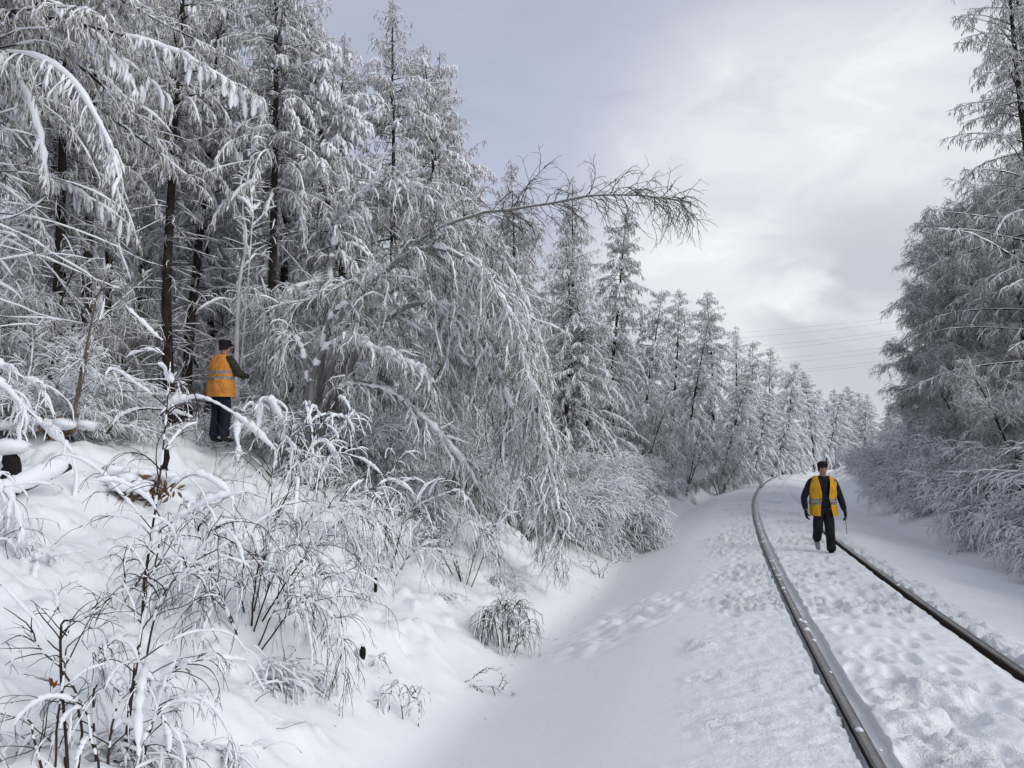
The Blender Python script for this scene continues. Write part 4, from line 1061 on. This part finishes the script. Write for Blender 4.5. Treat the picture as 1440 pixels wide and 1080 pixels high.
stub(14, 672, 640, 8.8, .10, "dark stump under a round snow cap beside the snow-covered log", 0, .16)
stub(690, 730, 690, 11.5, .09, "black stump hollow under hanging twigs below the birch curtain", .05, .2)
stub(742, 762, 740, 10.8, .06, "small dark root stub at the lower edge of the birch curtain", .03, .12)
def log():
    rng = np.random.default_rng(3); P = stem3([(-30, 708, 7.6), (20, 690, 7.8), (62, 672, 8.0), (98, 655, 8.2)], 16, False)
    g = Geo(); g.tubes(P, taper(16, .06, .045), 9, 0); s = Geo(); Q = P.copy(); Q[..., 2] += .055
    s.tubes(resample(Q, 24), rng.uniform(.085, .11, (1, 24)) * np.clip(np.minimum(np.arange(24), np.arange(24)[::-1]) / 3, .2, 1), 10, 0)
    b = P[0, 8]; o = empty("fallen_log", tuple(b)); tag(o, "fallen log rounded over with snow, poking in at the picture's side", "log")
    for nm, me in (("trunk", g.mesh("log_wood", [M_TRUNK])), ("snow_load", s.mesh("log_snow", [M_LOAD]))): link(nm, me, o).location = tuple(-b)
log()
M_LEAF = plain("withered_leaf", (.16, .045, .018), .8, .2, 30, .5)
M_TAN = plain("dead_oak_leaves", (.16, .10, .055), .9, .1, 14, .45)
def leaves(name, label, cat, centre, n, spread, size, mat, seed, snow_r=0, group=None):
    rng = np.random.default_rng(seed); c = np.array(centre)
    V = []; Q = []
    for i in range(n):
        p = c + rng.normal(0, 1, 3) * np.array(spread)
        a, b = norm(rng.normal(0, 1, 3)), norm(rng.normal(0, 1, 3)); b = norm(np.cross(a, b)); nn = np.cross(a, b)
        L = size * rng.uniform(.6, 1.3); W = L * .42
        k = len(V)
        for t_, w in ((0, .05), (.25, .8), (.55, 1), (.8, .6), (1, .03)):
            cu = nn * (t_ * t_ * L * .5)
            V += [p + a * L * t_ - b * W * w * .5 + cu + nn * W * .2 * w, p + a * L * t_ + cu, p + a * L * t_ + b * W * w * .5 + cu + nn * W * .2 * w]
        for j in range(4):
            q = k + j * 3; Q += [(q, q + 3, q + 4, q + 1), (q + 1, q + 4, q + 5, q + 2)]
    me = make_mesh(name, np.array(V) - c, Q, mat)
    if snow_r:
        o = empty(name, tuple(c)); link("leaves", me, o)
        s = Geo(); m = 26
        s.lumps(rng.normal(0, 1, (m, 3)) * np.array(spread) * np.array([1.1, 1.1, .6]) + np.array([0, 0, spread[2] * 1.1]), rng.uniform(.5, 1.2, m) * snow_r, rng, 0, 10, 7, np.tile([1.5, 1.3, .7], (m, 1)))
        link("snow_load", s.mesh(name + "_snow", [M_LOAD]), o)
    else: o = link(name, me); o.location = tuple(c)
    tag(o, label, cat, group)
    return o
w = at(74, 966, 3.74); leaves("withered_leaf", "rusty curled leaf clinging to the forked bare sapling", "leaf", w, 4, (.006, .004, .014), .045, M_LEAF, 41)
w = at(205, 652, 9.0); leaves("leaf_heap", "brown dead leaves and twigs heaped under snow beside the black broken stump", "leaf heap", (w.x, w.y, ground(w.x, w.y) + .16), 150, (.16, .16, .09), .11, M_TAN, 42, .09)
w = at(182, 662, 8.8); leaves("leaf_heap", "small ball of tan leaves under a curved snow cap, left of the larger leaf heap", "leaf heap", (w.x, w.y, ground(w.x, w.y) + .10), 60, (.06, .06, .05), .08, M_TAN, 43, .06)
w = at(45, 625, 10.5); leaves("leaf_heap", "tawny dry grass and leaves under snow near the tan leaning sapling", "leaf heap", (w.x, w.y, ground(w.x, w.y) + .1), 90, (.3, .2, .06), .12, M_TAN, 44, .10)

def litter():
    rng = np.random.default_rng(61); g = Geo(); n = 0
    while n < 110:
        c, t = rng.uniform(2.6, 8.5), rng.uniform(3.5, 15); x, y = ct_to_xy(np.array([c]), np.array([t])); x, y = float(x[0]), float(y[0]); z = ground(x, y)
        a = rng.uniform(0, 6.28); L = rng.uniform(.04, .22)
        P = grow(np.array([[x, y, z + .006]]), np.array([[math.cos(a), math.sin(a), rng.uniform(-.05, .35)]]), L, 5, .5, .2, rng)
        g.tubes(P, taper(5, .0022, .001), 3, 0); n += 1
    tag(link("twig_litter", g.mesh("twig_litter", [M_DARKTWIG])), "fine dark twig litter dropped on the snowy left bank", "litter", kind="stuff")
litter()
# ------------------------------------------------------------------ overhead wires far beyond the bend
M_WIRE = plain("wire", (.42, .43, .46), .6)
wires = [((1000, 472), (1300, 444), "highest of the faint overhead wires crossing the clouds"), ((1000, 480), (1300, 450), "second faint overhead wire from the top"), ((1000, 494), (1300, 462), "third faint overhead wire from the top"),
         ((1000, 502), (1300, 466), "fourth faint overhead wire from the top"), ((1000, 513), (1300, 484), "fifth faint overhead wire from the top"), ((1000, 520), (1300, 490), "sixth faint overhead wire from the top"),
         ((1000, 531), (1300, 503), "second lowest of the faint overhead wires"), ((1000, 534), (1300, 508), "lowest of the faint overhead wires")]
for (a, b, lab) in wires:
    A, B = np.array(at(a[0], a[1], 235)), np.array(at(b[0], b[1], 190)); dv = B - A; A = A - dv * .9; B = B + dv * .9
    t = np.linspace(0, 1, 30)[:, None]; P = A * (1 - t) + B * t; P[:, 2:] -= 4 * t * (1 - t) * 5.0 - 5.0 * .98
    g = Geo(); c = P[15].copy(); g.tubes((P - c)[None], np.full((1, 30), .026), 5, 0)
    o = link("overhead_wire", g.mesh("wire", [M_WIRE])); o.location = tuple(c)
    tag(o, lab, "wire", "overhead wires beyond the bend")
# ------------------------------------------------------------------ people
def skin_mesh(name, verts, edges, rad, mats, sub=2, shape=None, root=0):
    """a skeleton grown into one continuous surface; verts local, rad (rx, ry) or r per vertex"""
    me = bpy.data.meshes.new(name); me.from_pydata([tuple(v) for v in verts], edges, [])
    o = bpy.data.objects.new(name, me); COL.objects.link(o)
    m = o.modifiers.new("skin", 'SKIN'); m.use_smooth_shade = True; m.branch_smoothing = 0.6
    for i, r in enumerate(rad):
        sv = me.skin_vertices[0].data[i]; sv.radius = r if isinstance(r, tuple) else (r, r); sv.use_root = (i == root)
    s = o.modifiers.new("sub", 'SUBSURF'); s.levels = sub; s.render_levels = sub
    dg = bpy.context.evaluated_depsgraph_get(); dg.update()
    ev = o.evaluated_get(dg); out = bpy.data.meshes.new_from_object(ev)
    bpy.data.objects.remove(o); bpy.data.meshes.remove(me)
    out.name = name
    if shape:
        for v in out.vertices: v.co = shape(v.co)
    out.materials.clear()
    for q in (mats if isinstance(mats, list) else [mats]): out.materials.append(q)
    out.polygons.foreach_set("use_smooth", np.full(len(out.polygons), True))
    return out
def ring_mesh(name, rings, mats, nphi=40, gap=None, matf=None, wrinkle=0.0, seed=0, thick=0.0, close_top=False):
    """cloth shell from ellipse rings (z, cx, cy, a, b); gap(z) = half width of an opening in front (-y side)"""
    rng = np.random.default_rng(seed); V = []; n = len(rings)
    for (z, cx, cy_, a, b) in rings:
        if gap:
            g = math.asin(min(.95, gap(z) / a)); ph = np.linspace(g, 2 * math.pi - g, nphi)
        else: ph = np.linspace(0, 2 * math.pi, nphi, endpoint=False)
        w = wrinkle * (np.sin(ph * 7 + z * 9) * .5 + np.sin(ph * 11 - z * 23) * .5 + rng.normal(0, .35, nphi))
        V.append(np.stack([cx + np.sin(ph) * (a + w), cy_ - np.cos(ph) * (b + w), np.full(nphi, z)], -1))
    V = np.array(V); idx = np.arange(n * nphi).reshape(n, nphi)
    if gap: Q = np.stack([idx[:-1, :-1], idx[:-1, 1:], idx[1:, 1:], idx[1:, :-1]], -1).reshape(-1, 4); cols = nphi - 1
    else:
        nx = np.roll(idx, -1, 1); Q = np.stack([idx[:-1], nx[:-1], nx[1:], idx[1:]], -1).reshape(-1, 4); cols = nphi
    mi = None
    if matf: zc = [(rings[i][0] + rings[i + 1][0]) / 2 for i in range(n - 1)]; mi = np.repeat([matf(z) for z in zc], cols)
    tris = None; V2 = V.reshape(-1, 3)
    if close_top:
        V2 = np.vstack([V2, V[-1].mean(0) + [0, 0, .004]]); a = idx[-1]; tris = np.stack([a, np.roll(a, -1), np.full(nphi, n * nphi)], -1)
    me = make_mesh(name, V2, Q, mats, True, mi if not close_top or mi is None else np.concatenate([mi, np.full(nphi, mi[-1])]), tris)
    return me
M_SKIN = plain("skin", (.36, .19, .135), .6, .3, 30, .12)
M_BLACK = plain("black_cloth", (.012, .012, .017), .85, .2, 12, .45, .02)
M_NAVY = plain("dark_navy_cloth", (.012, .014, .028), .85, .2, 12, .45, .02)
M_OLIVE = plain("dark_olive_cloth", (.028, .030, .017), .85, .2, 12, .45, .02)
M_CAPC = plain("dark_cap_cloth", (.018, .013, .016), .95, .1, 50, .4)
M_YEL = plain("yellow_vest", (.56, .29, .02), .8, .15, 9, .2, .012)
M_ORA = plain("orange_vest", (.52, .21, .045), .8, .15, 9, .2, .012)
M_BAND = plain("reflective_band", (.19, .20, .21), .45, .5, 60, .15)
M_SHOE = plain("grey_shoe", (.30, .31, .34), .8, .2, 40, .2)
M_SOLE = plain("rubber_boot", (.012, .012, .014), .7, .3, 40, .2)
M_DARKRED = plain("dark_shirt", (.022, .006, .008), .95, .1, 40, .3)
def hand_skel(w, d, side, curl, r=.009, f0=.0):
    """palm + five fingers from wrist w along direction d; side = direction of the thumb; curl = direction fingers bend to"""
    w, d, side, curl = (np.array(q, float) for q in (w, d, side, curl))
    d = d / np.linalg.norm(d); side = side / np.linalg.norm(side); curl = curl / np.linalg.norm(curl)
    V = [w, w + d * .045, w + d * .085]; E = [(0, 1), (1, 2)]; Rr = [(.024, .018), (.033, .017), (.036, .015)]
    for k, L in enumerate((.068, .078, .073, .058)):
        off = side * (.026 - .0175 * k); b = w + d * .088 + off
        p1 = b + d * L * .38 + curl * L * .16; p2 = p1 + d * L * .22 + curl * L * .30; p3 = p2 - d * L * .05 + curl * L * .30
        i = len(V); V += [b, p1, p2, p3]; E += [(2, i), (i, i + 1), (i + 1, i + 2), (i + 2, i + 3)]; Rr += [(r * 1.05,) * 2, (r,) * 2, (r * .95,) * 2, (r * .8,) * 2]
    i = len(V); a = w + d * .028 + side * .030; b = a + d * .026 + side * .022 + curl * .012; c = b + d * .026 + side * .004 + curl * .016
    V += [a, b, c]; E += [(1, i), (i, i + 1), (i + 1, i + 2)]; Rr += [(r * 1.25,) * 2, (r * 1.1,) * 2, (r * .9,) * 2]
    return V, E, Rr
def person(label, loc, rz, J, top_mat, leg_mat, vest_mat, vest_rings, gap, matf, cap, feet, hands, head_yaw=0.0, group=None, sleeve=None):
    """J: joint dictionary in metres, standing at the origin and facing -y"""
    o = empty("person", loc, rz); tag(o, label, "person", group)
    P = lambda k: np.array(J[k], float)
    neck, head = P('neck'), P('head')
    hd = head - neck
    # ---- body, one surface with face and hands
    V = [P('pelvis'), P('spine'), P('chest'), neck - [0, 0, .03], neck + hd * .35, head + [0, -.010, -.055], head + [0, -.004, 0], head + [0, .004, .055]]
    E = [(0, 1), (1, 2), (2, 3), (3, 4), (4, 5), (5, 6), (6, 7)]
    Rr = [(.145, .10), (.135, .095), (.16, .10), (.06, .055), (.056, .056), (.066, .070), (.082, .096), (.072, .084)]
    def limb(a, names, rr):
        for k, r in zip(names, rr): V.append(P(k)); E.append((a, len(V) - 1)); Rr.append((r, r)); a = len(V) - 1
        return a
    wr = {}
    for s_ in 'LR':
        a = limb(2, ['sh' + s_, 'el' + s_, 'wr' + s_], (.055, .042, .028)); wr[s_] = a
        limb(0, ['hip' + s_, 'kn' + s_, 'an' + s_], (.085, .058, .040))
    for s_ in 'LR':
        hv, he, hr = hand_skel(P('wr' + s_), *hands[s_]); base = len(V) - 1
        V += hv[1:]; Rr += hr[1:]
        E += [((wr[s_] if a == 0 else base + a), base + b) for a, b in he]
    cz = head
    def face(co):
        q = np.array(co) - cz
        ca, sa = math.cos(-head_yaw), math.sin(-head_yaw)
        if abs(q[2]) < .14 and np.hypot(q[0], q[1]) < .14 and q[2] > -.10:
            f = -q[1]
            if f > .03:
                nose = math.exp(-((q[0] / .012) ** 2 + ((q[2] + .012) / .020) ** 2)); q[1] -= nose * .022
                sock = math.exp(-(((abs(q[0]) - .031) / .014) ** 2 + ((q[2] - .012) / .011) ** 2)); q[1] += sock * .010
                brow = math.exp(-(((abs(q[0]) - .03) / .02) ** 2 + ((q[2] - .032) / .008) ** 2)); q[1] -= brow * .005
                lip = math.exp(-((q[0] / .022) ** 2 + ((q[2] + .052) / .008) ** 2)); q[1] -= lip * .007
                chin = math.exp(-((q[0] / .022) ** 2 + ((q[2] + .088) / .014) ** 2)); q[1] -= chin * .008
            ear = math.exp(-(((abs(q[0]) - .074) / .012) ** 2 + ((q[1] - .004) / .014) ** 2 + ((q[2] + .002) / .026) ** 2)); q[0] += math.copysign(ear * .016, q[0])
            q = np.array([q[0] * ca + q[1] * sa, -q[0] * sa + q[1] * ca, q[2]])
            return tuple(cz + q)
        return co
    body = skin_mesh("person_body", V, E, Rr, M_SKIN, 2, face); link("body", body, o)
    ca, sa = math.cos(-head_yaw), math.sin(-head_yaw)
    rot = lambda q: np.array([q[0] * ca + q[1] * sa, -q[0] * sa + q[1] * ca, q[2]])
    for sx in (-1, 1):
        g = Geo(); g.lumps(np.array([cz + rot((sx * .031, -.078, .010))]), np.array([.0085]), np.random.default_rng(1), 0, 8, 5)
        link("eye", g.mesh("eye_mesh", [M_BLACK]), o)
        g = Geo(); a, b = cz + rot((sx * .014, -.094, .030)), cz + rot((sx * .050, -.078, .028)); g.tubes(np.array([[a, (a + b) / 2 + [0, -.003, .004], b]]), np.array([.004, .005, .003]), 5)
        link("eyebrow", g.mesh("eyebrow_mesh", [M_BLACK]), o)
    # short hair below the cap
    link("hair", ring_mesh("hair_mesh", [(cz[2] - .045, cz[0], cz[1] + .022, .070, .078), (cz[2] - .01, cz[0], cz[1] + .016, .081, .090), (cz[2] + .05, cz[0], cz[1] + .010, .082, .096)], [M_BLACK], 24, lambda z: .066, None, .002, 3), o)
    bpy.data.objects[o.name].children
    # ---- jacket
    V = [P('pelvis') + [0, 0, -.06], P('pelvis') + [0, 0, .06], P('spine'), P('chest'), P('chest') + [0, 0, .08], neck + [0, .005, .0], neck + [0, .005, .035]]
    E = [(0, 1), (1, 2), (2, 3), (3, 4), (4, 5), (5, 6)]; Rr = [(.205, .145), (.205, .14), (.195, .135), (.20, .13), (.13, .10), (.075, .072), (.073, .070)]
    def jl(a, pts, rr):
        for p, r in zip(pts, rr): V.append(np.array(p)); E.append((a, len(V) - 1)); Rr.append((r, r)); a = len(V) - 1
    for s_ in 'LR':
        sh, el, w_ = P('sh' + s_), P('el' + s_), P('wr' + s_)
        jl(4, [sh, (sh * .5 + el * .5), el, (el * .45 + w_ * .55), w_ * .92 + el * .08], (.080, .074, .066, .058, .050))
    link("jacket", skin_mesh("jacket_mesh", V, E, Rr, top_mat, 2), o)
    # ---- trousers
    V = [P('pelvis') + [0, 0, .06], P('pelvis') + [0, 0, -.03]]; E = [(0, 1)]; Rr = [(.165, .12), (.165, .125)]
    for s_ in 'LR':
        hp, kn, an = P('hip' + s_), P('kn' + s_), P('an' + s_)
        jl(1, [hp + [0, 0, -.04], hp * .5 + kn * .5, kn, kn * .45 + an * .55, an + (an - kn) / np.linalg.norm(an - kn) * .02], (.115, .106, .090, .086, .092))
    link("trousers", skin_mesh("trousers_mesh", V, E, Rr, leg_mat, 2), o)
    # ---- footwear
    for s_ in 'LR':
        an = P('an' + s_); d, mt = feet[s_]; d = np.array(d, float); d /= np.linalg.norm(d)
        V2 = [an + [0, 0, .03], an + [0, 0, -.02] - d * .02, an + d * .02 + [0, 0, -.045], an + d * .10 + [0, 0, -.055], an + d * .18 + [0, 0, -.060]]
        if d[2] < -.3: V2 = [an + [0, 0, .03], an, an + d * .07, an + d * .14, an + d * .20]
        link("shoe", skin_mesh("shoe_mesh", V2, [(0, 1), (1, 2), (2, 3), (3, 4)], [(.050, .050), (.055, .055), (.052, .045), (.050, .036), (.038, .026)], mt, 2), o)
    # ---- gloves, five fingers each
    for s_ in 'LR':
        w_ = P('wr' + s_); el = P('el' + s_); hv, he, hr = hand_skel(w_, *hands[s_], .0115)
        hv = [w_ + (el - w_) * .18] + hv; he = [(0, 1)] + [(a + 1, b + 1) for a, b in he]; hr = [(.046, .044), (.036, .030)] + [(r[0] * 1.18, r[1] * 1.25) for r in hr[1:]]
        link("glove", skin_mesh("glove_mesh", hv, he, hr, M_BLACK, 1), o)
    # ---- vest
    link("vest", ring_mesh("vest_mesh", vest_rings, [vest_mat, M_BAND, M_DARKRED], 56, gap, matf, .009, 5), o)
    # ---- cap
    cr, brim = cap
    c = link("cap", ring_mesh("cap_mesh", [(cz[2] + a, cz[0], cz[1] + b, r1, r2) for (a, b, r1, r2) in cr], [M_CAPC], 28, None, None, .002, 7, close_top=True), o)
    if brim:
        V = []; Q = []; n = 14
        for i, a in enumerate(np.linspace(-1.15, 1.15, n)):
            for q, (r, zz) in enumerate(((.088, .062), (.150 - .02 * abs(a), .048), (.148 - .02 * abs(a), .042), (.086, .054))):
                V.append(cz + rot((math.sin(a) * r * .88, -math.cos(a) * r, zz)))
        for i in range(n - 1):
            for q in range(4): Q.append((i * 4 + q, (i + 1) * 4 + q, (i + 1) * 4 + (q + 1) % 4, i * 4 + (q + 1) % 4))
        link("brim", make_mesh("brim_mesh", np.array(V), Q, M_CAPC), c)
    return o
def walking_man():
    d = 14.45; u = 1153.0; x = (u - 720) / F * d; z0 = ground(x + .1, d)
    J = dict(pelvis=(0, 0, .90), spine=(0, 0, 1.08), chest=(0, 0, 1.26), neck=(0, -.02, 1.44), head=(.0, -.045, 1.575),
             shL=(.195, .0, 1.37), elL=(.325, .03, 1.06), wrL=(.355, -.10, .80), shR=(-.195, .0, 1.37), elR=(-.335, .04, 1.05), wrR=(-.335, -.06, .80),
             hipL=(.085, 0, .86), knL=(.085, -.06, .46), anL=(.085, -.10, .09), hipR=(-.095, 0, .86), knR=(-.12, -.03, .47), anR=(-.07, .22, .26))
    rings = [(.725, .01, 0, .222, .165), (.80, .005, 0, .220, .160), (.875, 0, 0, .216, .155), (.93, 0, 0, .214, .152), (.9301, 0, 0, .2145, .1525), (.975, 0, 0, .213, .150), (.9751, 0, 0, .213, .150), (.99, 0, 0, .213, .150), (.9901, 0, 0, .213, .150), (1.04, 0, 0, .213, .148), (1.0401, 0, 0, .213, .148), (1.12, 0, 0, .216, .148),
             (1.20, 0, 0, .221, .148), (1.28, 0, 0, .225, .145), (1.345, 0, 0, .222, .132), (1.395, 0, 0, .200, .118), (1.43, 0, 0, .165, .104), (1.455, 0, 0, .13, .092)]
    rings = [(z, a, b, c * 1.13, d_ * 1.10) for z, a, b, c, d_ in rings]
    gp = lambda z: float(np.interp(z, [.72, .95, 1.08, 1.2, 1.35, 1.46], [.115, .085, .058, .075, .098, .11]))
    mf = lambda z: 1 if (.93 < z < .975 or .99 < z < 1.04) else 0
    hands = {'L': ((.02, -.12, -1), (0, -1, -.1), (-.8, -.2, -.3), .0095), 'R': ((.02, -.25, -1), (0.3, -1, -.1), (.8, .2, -.2), .0095)}
    o = person("man walking toward us between the rails, yellow vest over black jacket, black knitted cap", (x, d, z0 - .045), R(-3), J, M_BLACK, M_BLACK, M_YEL, rings, gp, mf,
               ([(.045, .0, .092, .108), (.072, .0, .093, .110), (.098, .003, .088, .104), (.122, .006, .074, .088), (.140, .008, .052, .063), (.150, .008, .028, .034), (.153, .008, .012, .014)], False),
               {'L': ((.05, -1, 0), M_BLACK), 'R': ((0, -.45, -.9), M_SHOE)}, hands)
    # dark shirt front and zip line between the vest's edges
    link("shirt_front", ring_mesh("shirt_front_mesh", [(z, 0, -.006, .10, .150 - .03 * max(0, z - 1.2) / .2) for z in np.linspace(.78, 1.40, 9)], [M_DARKRED], 12, lambda z: .094, None, .003, 9), o) if False else None
    # thin hammer-like stick held in the gloved fist
    hw = np.array(J['wrL']) + np.array((.0, -.02, -.115)) + np.array([-.012, -.018, 0]); m = o.matrix_basis
    g = Geo(); P = np.stack([np.linspace(hw[0] + .004, hw[0] - .004, 8), np.linspace(hw[1] + .04, hw[1] - .06, 8), np.linspace(hw[2] + .10, .41, 8)], -1)
    c0 = P[0].copy(); g.tubes((P - c0)[None], taper(8, .008, .006)[None], 6, 0)
    bpy.context.view_layer.update()
    s = link("walking_stick", g.mesh("stick", [plain("pale_stick", (.20, .19, .18), .6)]))
    wl = o.matrix_world @ Vector(c0); s.location = wl; s.rotation_euler = o.rotation_euler
    tag(s, "thin pale stick held by the walking man in the yellow vest", "stick")
walking_man()
def standing_man():
    d = 12.8; x = (309 - 720) / F * d; z0 = at(309, 622, d).z
    J = dict(pelvis=(0, 0, .92), spine=(0, 0.0, 1.10), chest=(0, -.01, 1.28), neck=(0, -.03, 1.45), head=(0, -.05, 1.585),
             shL=(.20, -.01, 1.375), elL=(.30, -.10, 1.10), wrL=(.16, -.33, 1.14), shR=(-.20, -.01, 1.375), elR=(-.345, -.10, 1.12), wrR=(-.22, -.33, 1.10),
             hipL=(.095, 0, .88), knL=(.12, -.02, .48), anL=(.12, .02, .09), hipR=(-.095, 0, .88), knR=(-.11, -.03, .48), anR=(-.13, 0, .09))
    bz = [.74, .80, .88, .96, 1.03, 1.0301, 1.075, 1.0751, 1.125, 1.1251, 1.17, 1.1701, 1.24, 1.30, 1.36, 1.40, 1.43, 1.455]
    A = [.262, .262, .258, .252, .25, .25, .25, .25, .248, .248, .246, .246, .242, .238, .222, .19, .15, .11]
    B = [.20, .20, .195, .19, .185, .185, .183, .183, .18, .18, .178, .178, .172, .165, .148, .128, .11, .092]
    rings = [(z, 0, 0, a, b) for z, a, b in zip(bz, A, B)]
    mf = lambda z: 1 if (1.03 < z < 1.075 or 1.125 < z < 1.17) else 0
    hands = {'L': ((-.6, -.7, .1), (0, 0, 1), (-.7, .1, -.2), .0095), 'R': ((.5, -.8, .2), (0, 0, 1), (.6, .2, -.2), .0095)}
    person("man seen from behind at the forest edge, orange vest with two grey bands, peaked cap", (x, d, z0), R(146), J, M_OLIVE, M_NAVY, M_ORA, rings, lambda z: .05, mf,
           ([(.028, .0, .090, .104), (.055, .0, .092, .106), (.085, .003, .095, .108), (.112, .004, .094, .106), (.122, .004, .082, .094), (.126, .004, .04, .05)], True),
           {'L': ((.1, -1, 0), M_SOLE), 'R': ((-.1, -1, 0), M_SOLE)}, hands, head_yaw=R(-20))
    print("man ground", z0, ground(x, d))
standing_man()
